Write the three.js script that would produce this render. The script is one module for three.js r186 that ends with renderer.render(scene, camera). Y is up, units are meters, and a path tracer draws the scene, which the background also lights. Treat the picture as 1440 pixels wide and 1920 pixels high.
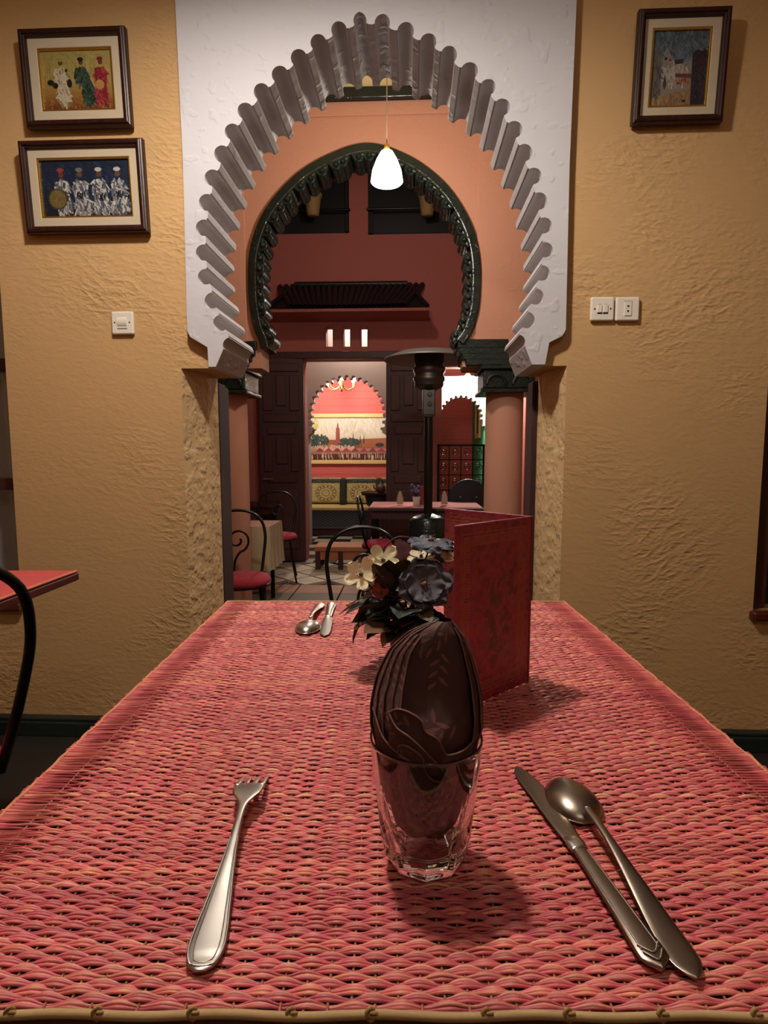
import * as THREE from 'three';
import { RoundedBoxGeometry } from 'three/addons/geometries/RoundedBoxGeometry.js';
import { mergeGeometries, mergeVertices, toCreasedNormals } from 'three/addons/utils/BufferGeometryUtils.js';

// ---------------------------------------------------------------- camera, sky, lights, exposure
const scene = new THREE.Scene();
scene.background = new THREE.Color(0.0015, 0.0016, 0.0022);      // night above the courtyard
const FPX = 1080;                                               // focal length in pixels of a 1440 x 1920 frame
const camera = new THREE.PerspectiveCamera(2 * Math.atan(960 / FPX) * 180 / Math.PI, 0.75, 0.05, 60);
camera.position.set(0, 1.05, 0);
camera.rotation.order = 'YXZ'; camera.rotation.y = 0.0463; camera.rotation.x = -0.1024;
camera.updateMatrixWorld(true);
const renderer = new THREE.WebGLRenderer({ antialias: true });
renderer.toneMapping = THREE.LinearToneMapping;
renderer.toneMappingExposure = 1.0;
renderer.shadowMap.enabled = true;
const WARM = new THREE.Color(1.0, 0.9, 0.78), NEUTRAL = new THREE.Color(1.0, 0.93, 0.87);
const LAMPS = {                     // position, candela, colour
  room: [[-0.35, 2.6, -0.98], 7.2, NEUTRAL],  // out of view, shaded to light the table and leave the upper wall dimmer
  room2: [[0.2, 2.62, 0.85], 1.1, NEUTRAL],  // unseen, behind the camera, lights the near end of the table
  gallery: [[-0.125, 2.435, -3.0], 2.2, WARM],
  salon: [[-0.98, 2.035, -7.95], 7.0, WARM],
  unseenSalon: [[-0.69, 2.74, -7.1], 4.5, WARM],  // unseen, placed high indoors to light the vents and canopy soffit
  courtFill: [[-0.25, 3.15, -4.2], 2.0, WARM],  // added fill, hidden by the arcade wall, brightens the far wall and doors
  side: [[0.665, 1.93, -6.95], 8.0, WARM],
};
function addLight([p, i, c], radius) {
  const l = new THREE.PointLight(c, i, 0, 2); l.position.set(...p); l.castShadow = true; l.shadow.radius = radius;
  l.shadow.mapSize.set(1024, 1024); l.shadow.bias = -0.0005; scene.add(l); return l;
}

// ---------------------------------------------------------------- helpers
const V2 = (x, y) => new THREE.Vector2(x, y), V3 = (x, y, z) => new THREE.Vector3(x, y, z);
function rng(seed) { let a = seed >>> 0; return () => { a = (a + 0x6D2B79F5) >>> 0; let t = a; t = Math.imul(t ^ (t >>> 15), t | 1); t ^= t + Math.imul(t ^ (t >>> 7), t | 61); return ((t ^ (t >>> 14)) >>> 0) / 4294967296; }; }
const taken = {};
const numbered = n => { const k = taken[n] = (taken[n] ?? -1) + 1; return k ? `${n}_${String(k).padStart(3, '0')}` : n; };
function tag(o, label, category, group, kind) {
  if (label) o.userData.label = label; if (category) o.userData.category = category;
  if (group) o.userData.group = group; if (kind) o.userData.kind = kind; return o;
}
function mesh(name, geo, mat, parent, label) {
  const g = Array.isArray(geo) ? merge(geo) : geo;
  const m = new THREE.Mesh(g, mat); m.name = parent ? name : numbered(name); m.castShadow = m.receiveShadow = true;
  if (label) m.userData.label = label;
  (parent ?? scene).add(m); return m;
}
function thing(name, label, category, pos = [0, 0, 0], turn = 0, group) {
  const o = new THREE.Group(); o.name = numbered(name); o.position.set(...pos); o.rotation.y = turn; scene.add(o);
  return tag(o, label, category, group);
}
function struct(name, geo, mat, label) { return tag(mesh(name, geo, mat), label, null, null, 'structure'); }
function structGroup(name, label) { const o = new THREE.Group(); o.name = name; scene.add(o); return tag(o, label, null, null, 'structure'); }
function copy(o, pos, turn, label) { const c = o.clone(); c.name = numbered(o.name.replace(/_\d{3}$/, '')); scene.add(c); c.position.set(...pos); c.rotation.y = turn; if (label) c.userData.label = label; return c; }
function merge(list) {
  const l = list.map(g => { const n = g.index ? g.toNonIndexed() : g.clone(); for (const k of Object.keys(n.attributes)) if (!['position', 'normal', 'uv'].includes(k)) n.deleteAttribute(k); if (!n.attributes.uv) n.setAttribute('uv', new THREE.BufferAttribute(new Float32Array(n.attributes.position.count * 2), 2)); return n; });
  return mergeGeometries(l);
}
function ray(px, py) { return V3((px - 720) / FPX, -(py - 960) / FPX, -1).applyQuaternion(camera.quaternion); }
function onZ(px, py, z) { const r = ray(px, py); return camera.position.clone().addScaledVector(r, z / r.z); }
function onY(px, py, y) { const r = ray(px, py); return camera.position.clone().addScaledVector(r, (y - camera.position.y) / r.y); }
const z2 = (px, py, z) => { const p = onZ(px, py, z); return V2(p.x, p.y); };
function box(w, h, d, x = 0, y = 0, z = 0, r = 0) { const g = r ? new RoundedBoxGeometry(w, h, d, 2, Math.min(r, w / 2.01, h / 2.01, d / 2.01)) : new THREE.BoxGeometry(w, h, d); return g.translate(x, y, z); }
function span(x0, x1, y0, y1, z0, z1, r) { return box(Math.abs(x1 - x0), Math.abs(y1 - y0), Math.abs(z1 - z0), (x0 + x1) / 2, (y0 + y1) / 2, (z0 + z1) / 2, r); }
function uvBox(g) { // uv in metres from the face's dominant axis
  const n = g.index ? g.toNonIndexed() : g; n.computeVertexNormals(); const p = n.attributes.position, nn = n.attributes.normal, uv = new Float32Array(p.count * 2);
  for (let i = 0; i < p.count; i++) { const ax = Math.abs(nn.getX(i)), ay = Math.abs(nn.getY(i)), az = Math.abs(nn.getZ(i));
    if (az >= ax && az >= ay) { uv[2 * i] = p.getX(i); uv[2 * i + 1] = p.getY(i); } else if (ax >= ay) { uv[2 * i] = p.getZ(i); uv[2 * i + 1] = p.getY(i); } else { uv[2 * i] = p.getX(i); uv[2 * i + 1] = p.getZ(i); } }
  n.setAttribute('uv', new THREE.BufferAttribute(uv, 2)); return n;
}
function prism(pts, z0, z1, holes = [], bevel = 0) { // polygon in x,y extruded from z0 (front) back to z1
  const s = new THREE.Shape(pts); for (const h of holes) s.holes.push(new THREE.Path(h));
  const g = new THREE.ExtrudeGeometry(s, { depth: Math.abs(z0 - z1) - 2 * bevel, bevelEnabled: bevel > 0, bevelSize: bevel, bevelThickness: bevel, bevelSegments: 2, bevelOffset: -bevel, curveSegments: 10 });
  return uvBox(g.translate(0, 0, Math.min(z0, z1) + bevel));
}
function tube(pts, r, seg = 32, rad = 8, closed = false) { return new THREE.TubeGeometry(new THREE.CatmullRomCurve3(pts.map(p => p.isVector3 ? p : V3(...p)), closed), seg, r, rad, closed); }
function bar(a, b, r, n = 8) { a = a.isVector3 ? a : V3(...a); b = b.isVector3 ? b : V3(...b); const d = b.clone().sub(a), g = new THREE.CylinderGeometry(r, r, d.length(), n); g.applyQuaternion(new THREE.Quaternion().setFromUnitVectors(V3(0, 1, 0), d.clone().normalize())); return g.translate((a.x + b.x) / 2, (a.y + b.y) / 2, (a.z + b.z) / 2); }
function lathe(pts, n = 32) { return new THREE.LatheGeometry(pts.map(p => V2(...p)), n); }
function grid(nu, nv, fn, uvS = 1) { // parametric surface, fn(u,v) -> [x,y,z]
  const pos = [], uv = [], idx = [];
  for (let j = 0; j <= nv; j++) for (let i = 0; i <= nu; i++) { const p = fn(i / nu, j / nv); pos.push(p[0], p[1], p[2]); uv.push(i / nu * uvS, j / nv * uvS); }
  for (let j = 0; j < nv; j++) for (let i = 0; i < nu; i++) { const a = j * (nu + 1) + i, b = a + 1, c = a + nu + 1, d = c + 1; idx.push(a, b, d, a, d, c); }
  const g = new THREE.BufferGeometry(); g.setAttribute('position', new THREE.Float32BufferAttribute(pos, 3)); g.setAttribute('uv', new THREE.Float32BufferAttribute(uv, 2)); g.setIndex(idx); g.computeVertexNormals(); return g;
}
// loft along stations {c:[x,y,z], s:[side vector], n:[normal vector], w, t} with a closed section list [[a,b],...]
function loft(st, sec) {
  const pos = [], idx = [], N = sec.length;
  for (const q of st) for (const [a, b] of sec) pos.push(...[0, 1, 2].map(k => q.c[k] + q.s[k] * a * q.w + q.n[k] * b * q.t));
  for (let i = 0; i + 1 < st.length; i++) for (let j = 0; j < N; j++) { const a = i * N + j, b = i * N + (j + 1) % N, c = a + N, d = b + N; idx.push(a, b, d, a, d, c); }
  const e = (st.length - 1) * N; for (let j = 1; j + 1 < N; j++) { idx.push(0, j + 1, j); idx.push(e, e + j, e + j + 1); }
  const g = new THREE.BufferGeometry(); g.setAttribute('position', new THREE.Float32BufferAttribute(pos, 3)); g.setIndex(idx); g.computeVertexNormals();
  g.setAttribute('uv', new THREE.Float32BufferAttribute(new Float32Array(pos.length / 3 * 2), 2)); return g;
}
const lerp = (a, b, t) => a + (b - a) * t, clamp = (x, a = 0, b = 1) => Math.min(b, Math.max(a, x)), smooth = (a, b, x) => { const t = clamp((x - a) / (b - a)); return t * t * (3 - 2 * t); };
function curve1(keys) { return x => { if (x <= keys[0][0]) return keys[0][1]; for (let i = 0; i + 1 < keys.length; i++) if (x <= keys[i + 1][0]) { const t = (x - keys[i][0]) / (keys[i + 1][0] - keys[i][0]); const k0 = keys[Math.max(0, i - 1)][1], k1 = keys[i][1], k2 = keys[i + 1][1], k3 = keys[Math.min(keys.length - 1, i + 2)][1]; const m1 = (k2 - k0) / 2, m2 = (k3 - k1) / 2, t2 = t * t, t3 = t2 * t; return (2 * t3 - 3 * t2 + 1) * k1 + (t3 - 2 * t2 + t) * m1 + (-2 * t3 + 3 * t2) * k2 + (t3 - t2) * m2; } return keys[keys.length - 1][1]; }; }

// ---------------------------------------------------------------- textures
const HT = new Float32Array(65536); { const r = rng(77); for (let i = 0; i < 65536; i++) HT[i] = r(); }
const hash = (x, y, s) => HT[((x * 73 + y * 179 + s * 1013) ^ (x * 7919) ^ (y * 104729 >> 3)) & 65535];
function vn(x, y, px, py, s) { // tileable value noise, integer periods px, py
  const xi = Math.floor(x), yi = Math.floor(y), fx = x - xi, fy = y - yi, u = fx * fx * (3 - 2 * fx), v = fy * fy * (3 - 2 * fy);
  const m = (a, p) => ((a % p) + p) % p, x0 = m(xi, px), x1 = m(xi + 1, px), y0 = m(yi, py), y1 = m(yi + 1, py);
  return lerp(lerp(hash(x0, y0, s), hash(x1, y0, s), u), lerp(hash(x0, y1, s), hash(x1, y1, s), u), v);
}
function fbm(u, v, fx, fy, oct, s) { let a = 0.5, t = 0, n = 0; for (let o = 0; o < oct; o++) { t += a * vn(u * fx, v * fy, fx, fy, s + o); n += a; a *= 0.5; fx *= 2; fy *= 2; } return t / n; }
function dataTex(n, fn, srgb, rep = 1) {
  const d = new Uint8Array(n * n * 4);
  for (let j = 0; j < n; j++) for (let i = 0; i < n; i++) { const c = fn(i / n, j / n), k = 4 * (j * n + i); if (typeof c === 'number') { d[k] = d[k + 1] = d[k + 2] = clamp(c) * 255; } else { d[k] = clamp(c[0]) * 255; d[k + 1] = clamp(c[1]) * 255; d[k + 2] = clamp(c[2]) * 255; } d[k + 3] = 255; }
  const t = new THREE.DataTexture(d, n, n); t.wrapS = t.wrapT = THREE.RepeatWrapping; t.magFilter = THREE.LinearFilter; t.minFilter = THREE.LinearMipmapLinearFilter; t.generateMipmaps = true; t.repeat.set(rep, rep);
  if (srgb) t.colorSpace = THREE.SRGBColorSpace; t.needsUpdate = true; return t;
}
function canvasTex(w, h, draw) { const c = document.createElement('canvas'); c.width = w; c.height = h; draw(c.getContext('2d'), w, h); const t = new THREE.CanvasTexture(c); t.colorSpace = THREE.SRGBColorSpace; t.magFilter = THREE.LinearFilter; return t; }
const stuccoT = dataTex(1024, (u, v) => { // trowelled plaster: dense short oblique ripples, in patches
  const wx = fbm(u, v, 6, 6, 2, 3), wy = fbm(u, v, 6, 6, 2, 9), uu = u + (wx - 0.5) * 0.03, vv = v + (wy - 0.5) * 0.05;
  const a = vn((uu + vv) * 40, vv * 76, 40, 76, 21), b = vn((uu - vv) * 44, vv * 70, 44, 70, 41), f = fbm(u, v, 120, 210, 2, 71);
  const sel = smooth(0.4, 0.6, fbm(u, v, 5, 5, 2, 51)), patch = 0.18 + 0.82 * smooth(0.38, 0.64, fbm(u, v, 4, 4, 3, 61));
  const rg = n => Math.pow(1 - Math.abs(2 * n - 1), 1.6), k = lerp(rg(a), rg(b), sel);
  return clamp(0.28 + patch * (0.42 * k + 0.55 * (f - 0.5) + 0.18 * rg(vn((uu + vv) * 90, vv * 190, 90, 190, 33))) + 0.1 * (fbm(u, v, 8, 8, 2, 91) - 0.5));
}, false, 1 / 1.6);
const roughT = dataTex(512, (u, v) => { const a = fbm(u, v, 26, 26, 3, 5), b = fbm(u, v, 60, 60, 2, 15); return 0.2 + 0.7 * smooth(0.3, 0.7, a) * (0.5 + 0.5 * b); }, false, 1 / 0.8);
const fineT = dataTex(512, (u, v) => 0.5 + 0.5 * (fbm(u, v, 14, 20, 3, 7) - 0.5) + 0.35 * smooth(0.62, 0.8, fbm(u, v, 30, 40, 2, 17)), false, 1 / 0.9);
const woodT = dataTex(512, (u, v) => { const g = fbm(u, v, 70, 3, 3, 33), f = fbm(u, v, 180, 6, 2, 53); const k = 0.72 + 0.4 * (g - 0.5) + 0.2 * (f - 0.5); return [k, k * 0.97, k * 0.95]; }, true, 1 / 0.6);
const mottle = (rgb, amp, fx, seed, rep) => dataTex(256, (u, v) => { const k = 1 + amp * (fbm(u, v, fx, fx, 3, seed) - 0.5); return rgb.map(c => c * k); }, true, rep);

// ---------------------------------------------------------------- materials
const std = (color, roughness = 0.8, o = {}) => new THREE.MeshStandardMaterial({ color, roughness, side: THREE.DoubleSide, ...o });
const M = {
  yellow: std(0xc59d69, 0.85, { bumpMap: stuccoT, bumpScale: 0.0052 }),
  yellowRough: std(0xd6b380, 0.9, { bumpMap: roughT, bumpScale: 0.006 }),
  white: std(0xc8c4c5, 0.8, { bumpMap: fineT, bumpScale: 0.0035 }),
  orange: std(0xc48c74, 0.85, { bumpMap: fineT, bumpScale: 0.002 }),
  cream: std(0xe3cc90, 0.85), ceil: std(0xd9cfc0, 0.9),
  green: std(0x0e1c19, 0.26, { bumpMap: fineT, bumpScale: 0.005 }),
  dado: std(0x14201c, 0.45), dark: std(0x0b0a0a, 0.7), floor: std(0x17120f, 0.6),
  farwall: std(0xa05a50, 0.8, { bumpMap: fineT, bumpScale: 0.003 }), redwall: std(0xd0605a, 0.7, { bumpMap: dataTex(256, (u, v) => 0.5 + 0.4 * smooth(0.45, 0.5, Math.abs((v * 8) % 1 - 0.5)) + 0.3 * (fbm(u, v, 6, 50, 2, 3) - 0.5), false, 1.2), bumpScale: 0.01 }),
  greenwall: std(0x3c8f62, 0.8), shadedWhite: std(0x8d8078, 0.85),  // the grey is white plaster with its shade put into the colour
  wood: std(0x5a241a, 0.55, { map: woodT }), woodDark: std(0x552320, 0.55, { map: woodT }), woodRed: std(0x6e2a1e, 0.4, { map: woodT }),
  frame: std(0x431a10, 0.4, { map: woodT }), linen: std(0xbfae92, 0.9), gilt: std(0xd9a94e, 0.25, { metalness: 0.9 }),
  iron: std(0x0c0b0c, 0.32, { metalness: 0.3 }), black: std(0x060606, 0.3), slate: std(0x0f0d10, 0.5),
  plastic: std(0xe9dfce, 0.35), hole: std(0x0a0908, 0.8), shadowgap: std(0x9c9080, 0.6),
  steel: std(0xb9b3aa, 0.3, { metalness: 1 }), steelWorn: std(0x8a7c6e, 0.32, { metalness: 1 }), steelDark: std(0x4d4844, 0.3, { metalness: 0.9 }),
  napkin: new THREE.MeshPhysicalMaterial({ color: 0x2c1214, roughness: 0.55, side: THREE.DoubleSide, sheen: 0.5, sheenColor: new THREE.Color(0x8a4a3c), sheenRoughness: 0.5 }),
  hem: std(0x65403a, 0.6),
  glass: new THREE.MeshPhysicalMaterial({ color: 0xffffff, roughness: 0.02, transmission: 1, thickness: 0.02, ior: 1.5 }),
  pane: new THREE.MeshPhysicalMaterial({ color: 0xffffff, roughness: 0.03, transmission: 1, thickness: 0, ior: 1.5, side: THREE.DoubleSide }),
  cushion: std(0x9c1730, 0.85), cloth: std(0xb09a78, 0.95), maroon: std(0x3c0f16, 0.85),
  leaf: std(0x1c1f16, 0.7), leafOlive: std(0x4f4520, 0.7), leafBrown: std(0x5a3a1c, 0.75), petalBlue: std(0x434247, 0.85), petalCream: std(0xf8edc2, 0.8), petalPink: std(0x8a3b34, 0.8), stem: std(0x24201a, 0.6),
  pot: std(0x1e0d0d, 0.5), tile: std(0xb0a087, 0.6), grout: std(0x4a433a, 0.8), terracotta: std(0xa3653e, 0.7),
  bulb: std(0xffffff, 0.5, { emissive: new THREE.Color(1, 0.93, 0.78), emissiveIntensity: 6 }),
  post: std(0x4c1c14, 0.8, { map: woodT }),
  slab: std(0x54463a, 0.6),
  paper: std(0xd8cdbd, 0.8),
};

// ---------------------------------------------------------------- the dining room: wall with the scalloped archway
const ZW = -2.03, ZP = -1.995, ZB = -2.31, TOP = 3.5, ARB = 1.345;      // wall face, white panel face, back of wall, height, underside of the arch
const JL = -0.808, JR = 0.53;
const hollowPx = {
  l: [[673, 22], [629, 41], [589, 66], [551, 95], [515, 127], [480, 160], [448, 198], [423, 239], [403, 281], [384, 328], [373, 376], [367, 426], [367, 474], [371, 521], [384, 569], [401, 611], [419, 654]],
  r: [[720, 26], [767, 42], [811, 64], [850, 88], [891, 120], [926, 152], [954, 191], [978, 235], [997, 279], [1015, 324], [1026, 373], [1035, 420], [1037, 469], [1031, 514], [1019, 560], [1002, 606], [984, 648]] };
function scallop(pts, cx, cy, depth) { // hollows joined by small stepped cusps, in the wall's plane
  const half = Array.from({ length: 10 }, (_, k) => { const f = k / 9 * 1.72; return [.335 * Math.sin(f), (.335 - .335 * Math.cos(f)) / .42]; }); half.push([.345, .93], [.39, .94], [.396, 1], [.45, 1.0]);
  const prof = [...half, ...half.slice(1).reverse().map(([s, d]) => [1 - s, d])];
  const out = [];
  for (let i = 0; i + 1 < pts.length; i++) { const a = pts[i], b = pts[i + 1], t = b.clone().sub(a), L = t.length(); t.normalize(); let n = V2(-t.y, t.x); if (n.dot(V2(cx, cy).sub(a)) < 0) n.negate(); for (const [s, d] of prof) out.push(a.clone().addScaledVector(t, s * L).addScaledVector(n, d * depth * L)); }
  out.push(pts[pts.length - 1]); return out;
}
const archL = hollowPx.l.map(p => z2(...p, ZP)), archR = hollowPx.r.map(p => z2(...p, ZP));
const allH = [...archL.slice().reverse(), ...archR];
const archProfile = scallop(allH, -0.13, 1.85, 0.42);
const endL = V2(-0.672, ARB), endR = V2(0.405, ARB);
const outL = [[335, 0], [343, 310], [351, 620], [357, 632], [389, 651], [391, 690]].map(p => z2(...p, ZP)); outL[0].x -= 0.012;
const outR = [[1074, 0], [1068, 310], [1061, 618], [1054, 630], [1030, 642], [1022, 686]].map(p => z2(...p, ZP)); outR[0].x += 0.012;
outL[5].y = outR[5].y = ARB; outL.unshift(V2(outL[0].x - 0.02, TOP)); outR.unshift(V2(outR[0].x + 0.02, TOP));
{ // white scalloped arch: one plaster panel through the wall
  const pts = [...outL, endL, ...archProfile, endR, ...outR.slice().reverse()];
  struct('trim_1', prism(pts, ZP, ZB), M.white, 'white plaster panel with scalloped horseshoe archway between the ochre walls');
}
{ // ochre wall left and right of the panel, with a window opening on each side
  const w1 = z2(8, 650, ZW).x, w2 = z2(1428, 900, ZW).x;
  globalThis.WIN = { l: w1, r: w2, sill: 0.5, head: 2.25 };
  const L = [V2(-2.7, 0), V2(JL, 0), V2(JL, ARB), V2(outL[6].x, ARB), ...outL.slice(0, 6).reverse(), V2(-2.7, TOP)];
  const R = [V2(2.7, 0), V2(JR, 0), V2(JR, ARB), V2(outR[6].x, ARB), ...outR.slice(0, 6).reverse(), V2(2.7, TOP)];
  const rect = (x0, x1, y0, y1) => [V2(x0, y0), V2(x1, y0), V2(x1, y1), V2(x0, y1)];
  const g = structGroup('wall_front', 'ochre yellow trowelled plaster wall around the archway');
  mesh('wall_panel', prism(L, ZW, ZB, [rect(w1 - 1.0, w1, 0.5, 2.25)]), M.yellow, g);
  mesh('wall_panel', prism(R, ZW, ZB, [rect(w2, w2 + 1.0, 0.5, 2.25)]), M.yellow, g);
  for (const [x, s] of [[JL, 1], [JR, -1]]) { // splayed, rougher jambs under the arch
    const sh = new THREE.Shape([V2(x, -ZW), V2(x + s * 0.035, -ZW + 0.16), V2(x + s * 0.035, -ZB), V2(x - s * 0.03, -ZB), V2(x - s * 0.03, -ZW + 0.0008)]);
    const e = new THREE.ExtrudeGeometry(sh, { depth: ARB, bevelEnabled: false }); e.rotateX(-Math.PI / 2); mesh('jamb', uvBox(e), M.yellowRough, g, 'rough pale plaster jamb');
  }
}
struct('floor', box(5.4, 0.1, 4.6, 0, -0.05, -0.0), M.floor, 'dark dining room floor');
struct('ceiling', box(5.4, 0.1, 4.25, 0, 3.35, 0.1), M.ceil, 'pale dining room ceiling');
struct('wall_left', box(0.1, 3.3, 4.2, -2.65, 1.65, 0.1), M.yellow); struct('wall_right', box(0.1, 3.3, 4.2, 2.65, 1.65, 0.1), M.yellow);
struct('wall_back', box(5.2, 3.3, 0.1, 0, 1.65, 2.2), M.yellow);
{ const mk = (n, x0, x1) => struct(n, [uvBox(span(x0, x1, 0, 0.055, ZW, ZW + 0.045, 0.004)), uvBox(span(x0, x1, 0.055, 0.066, ZW, ZW + 0.035, 0.003))], M.dado);
  mk('baseboard_left', -2.6, JL - 0.01).userData.label = 'dark tiled baseboard under the wall with two pictures'; mk('baseboard_right', JR + 0.01, 2.6).userData.label = 'dark tiled baseboard under the wall with one picture'; }
for (const [n, sgn, x] of [[1, -1, WIN.l], [2, 1, WIN.r]]) { // recessed wooden windows at both ends of the wall
  const w = structGroup(`window_${n}`, n === 1 ? 'dark barred window with grey curtain left of the archway' : 'dark wooden shutter window right of the archway');
  const x1 = x + sgn * 1.0, zf = n === 1 ? -2.12 : -2.06, wd = n === 1 ? M.woodDark : M.wood;
  const e = n === 1 ? 0.0 : 0.06;
  if (e) for (const a of [x + sgn * e / 2, x1 - sgn * e / 2]) mesh('window_frame', span(a - e / 2, a + e / 2, 0.505, 2.25, zf - 0.06, zf, 0.004), wd, w);
  for (const y of n === 1 ? [0.93, 1.38, 1.85] : [1.4]) mesh('glazing_bar', span(x, x1, y - 0.022, y + 0.022, zf - 0.05, zf - 0.01, 0.004), wd, w);
  mesh('window_sill', span(x - sgn * 0.012, x1, 0.468, 0.5, ZB, ZW + 0.03, 0.008), M.woodRed, w);
  if (n === 1) { mesh('pane', box(0.99, 1.74, 0.004, (x + x1) / 2, 1.375, zf - 0.055), M.pane, w);
    mesh('curtain', grid(90, 2, (u, v) => [lerp(x1, x, u), lerp(0.51, 2.24, v), zf - 0.12 + 0.02 * Math.sin(u * 60) + 0.006 * Math.sin(u * 143)]), std(0x8f8a90, 0.9), w); }
  else for (const y of [[0.51, 1.37], [1.43, 2.24]]) { mesh('shutter_panel', span(x + 0.06, x1 - 0.06, y[0], y[1], zf - 0.05, zf - 0.025), M.slate, w); mesh('shutter_panel', span(x + 0.16, x1 - 0.16, y[0] + 0.1, y[1] - 0.1, zf - 0.03, zf - 0.012, 0.006), M.woodDark, w); }
}
{ // dark wooden door frame behind the archway
  const d = structGroup('door_1', 'dark brown wooden door posts just behind the scalloped archway');
  mesh('post', span(-0.86, -0.772, -0.15, 1.33, ZB - 0.1, ZB - 0.005, 0.006), M.post, d); mesh('post', span(-0.876, -0.79, -0.15, 1.33, ZB - 0.2, ZB - 0.1, 0.012), M.post, d);
  mesh('post', span(0.475, 0.57, -0.15, 1.33, ZB - 0.1, ZB - 0.005, 0.006), M.post, d); mesh('post', span(0.49, 0.53, -0.15, 1.33, ZB - 0.17, ZB - 0.1, 0.012), M.post, d);
}
// ---------------------------------------------------------------- gallery and courtyard shell
const FC = -0.15, ZA = -3.8, ZF = -6.3;
struct('floor_gallery', [uvBox(span(-3, 3, FC - 0.1, FC - 0.03, ZB - 0.02, -9.2))], M.grout, 'dark jointed floor bed of the courtyard');
{ const fl = structGroup('floor_courtyard', 'beige lozenge tiled courtyard floor with dark joints');
  const tg = [0, 1, 2].map(k => mottle([[.70, .64, .54], [.66, .60, .50], [.73, .67, .58]][k], .25, 6, 100 + k, 1)).map(t => std(0xffffff, 0.45, { map: t }));
  const r = rng(5), s = 0.27, sq = new RoundedBoxGeometry(s - 0.022, 0.03, s - 0.022, 1, 0.003).rotateY(Math.PI / 4), dg = s * Math.SQRT2;
  for (let j = 0; j < 6; j++) for (let i = -8; i <= 5; i++) { const x = (i + (j % 2) / 2) * dg - 0.2, z = -5.32 - j * dg / 2; if (z < -6.14) continue; const m = mesh('tile', sq, tg[Math.floor(r() * 3)], fl); m.position.set(x, FC - 0.015, z); }
  const st = new RoundedBoxGeometry(0.39, 0.03, 0.3, 1, 0.003), tc = [0, 1].map(k => std(0xffffff, 0.6, { map: mottle([[.60, .40, .27], [.57, .37, .24]][k], .3, 8, 120 + k, 1) }));
  for (let i = -7; i <= 6; i++) mesh('border_tile', st, tc[Math.abs(i) % 2], fl).position.set(i * 0.4, FC - 0.015, -4.98);
  const sl = new RoundedBoxGeometry(0.39, 0.03, 0.39, 1, 0.003);
  for (let j = 0; j < 6; j++) for (let i = -4; i <= 4; i++) mesh('slab', sl, M.slab, fl).position.set(i * 0.4, FC - 0.015, -2.63 - j * 0.4);
  // black and white squares in the far room
  const ck = new RoundedBoxGeometry(0.245, 0.03, 0.245, 1, 0.002), cm = [std(0x8f8878, 0.4), std(0x17150f, 0.3)];
  for (let j = 0; j < 9; j++) for (let i = -6; i <= 6; i++) mesh('tile', ck, cm[(i + j + 20) % 2], fl).position.set(i * 0.25 - 0.7, FC - 0.015, -6.32 - j * 0.25);
}
struct('wall_gallery_left', span(-2.3, -2.2, FC, 3.5, ZB, ZF), M.orange); struct('wall_gallery_right', span(2.2, 2.3, FC, 3.5, ZB, ZF), M.orange);
const horsePx = [[490, 655], [487, 640], [478, 618], [470, 580], [467, 540], [467, 500], [470, 470], [478, 440], [490, 410], [509, 380], [533, 352], [562, 325], [598, 302], [640, 283], [665, 275], [690, 272], [715, 275], [740, 283], [778, 301], [812, 325], [840, 352], [862, 382], [880, 415], [893, 450], [900, 490], [901, 530], [899, 570], [893, 600], [882, 628], [868, 648]];
const horse = horsePx.map(p => z2(...p, ZA));
const horseC = new THREE.SplineCurve(horse).getPoints(90);
const capY = 1.6, band = z2(700, 182, ZA + .05).y, bandTop = z2(700, 160, ZA + .05).y;
{ const g = structGroup('wall_arcade', 'salmon orange plaster wall around the dark green horseshoe arch');
  const yb = 1.60;
  mesh('wall_panel', prism([V2(-2.2, yb), V2(horse[0].x, yb), ...horseC, V2(horse[29].x, yb), V2(2.2, yb), V2(2.2, TOP), V2(-2.2, TOP)], ZA, ZA - 0.2), M.orange, g);
  const a = z2(466, 690, ZA), b = z2(898, 212, ZA);
  mesh('raised_border', prism([V2(-2.2, yb), V2(a.x, yb), V2(a.x, b.y), V2(b.x, b.y), V2(b.x, yb), V2(2.2, yb), V2(2.2, band), V2(-2.2, band)], ZA + 0.014, ZA, [], 0.004), M.orange, g);
}
struct('ceiling_gallery', box(6, 0.1, 1.44, 0, bandTop + .05, -3.07), M.cream, 'cream gallery ceiling seen through the arch crown');
struct('trim_2', uvBox(span(-2.2, 2.2, band, bandTop - .002, ZA, ZA + 0.05, 0.008)), M.green, 'dark green glazed band along the top of the orange wall');
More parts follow.
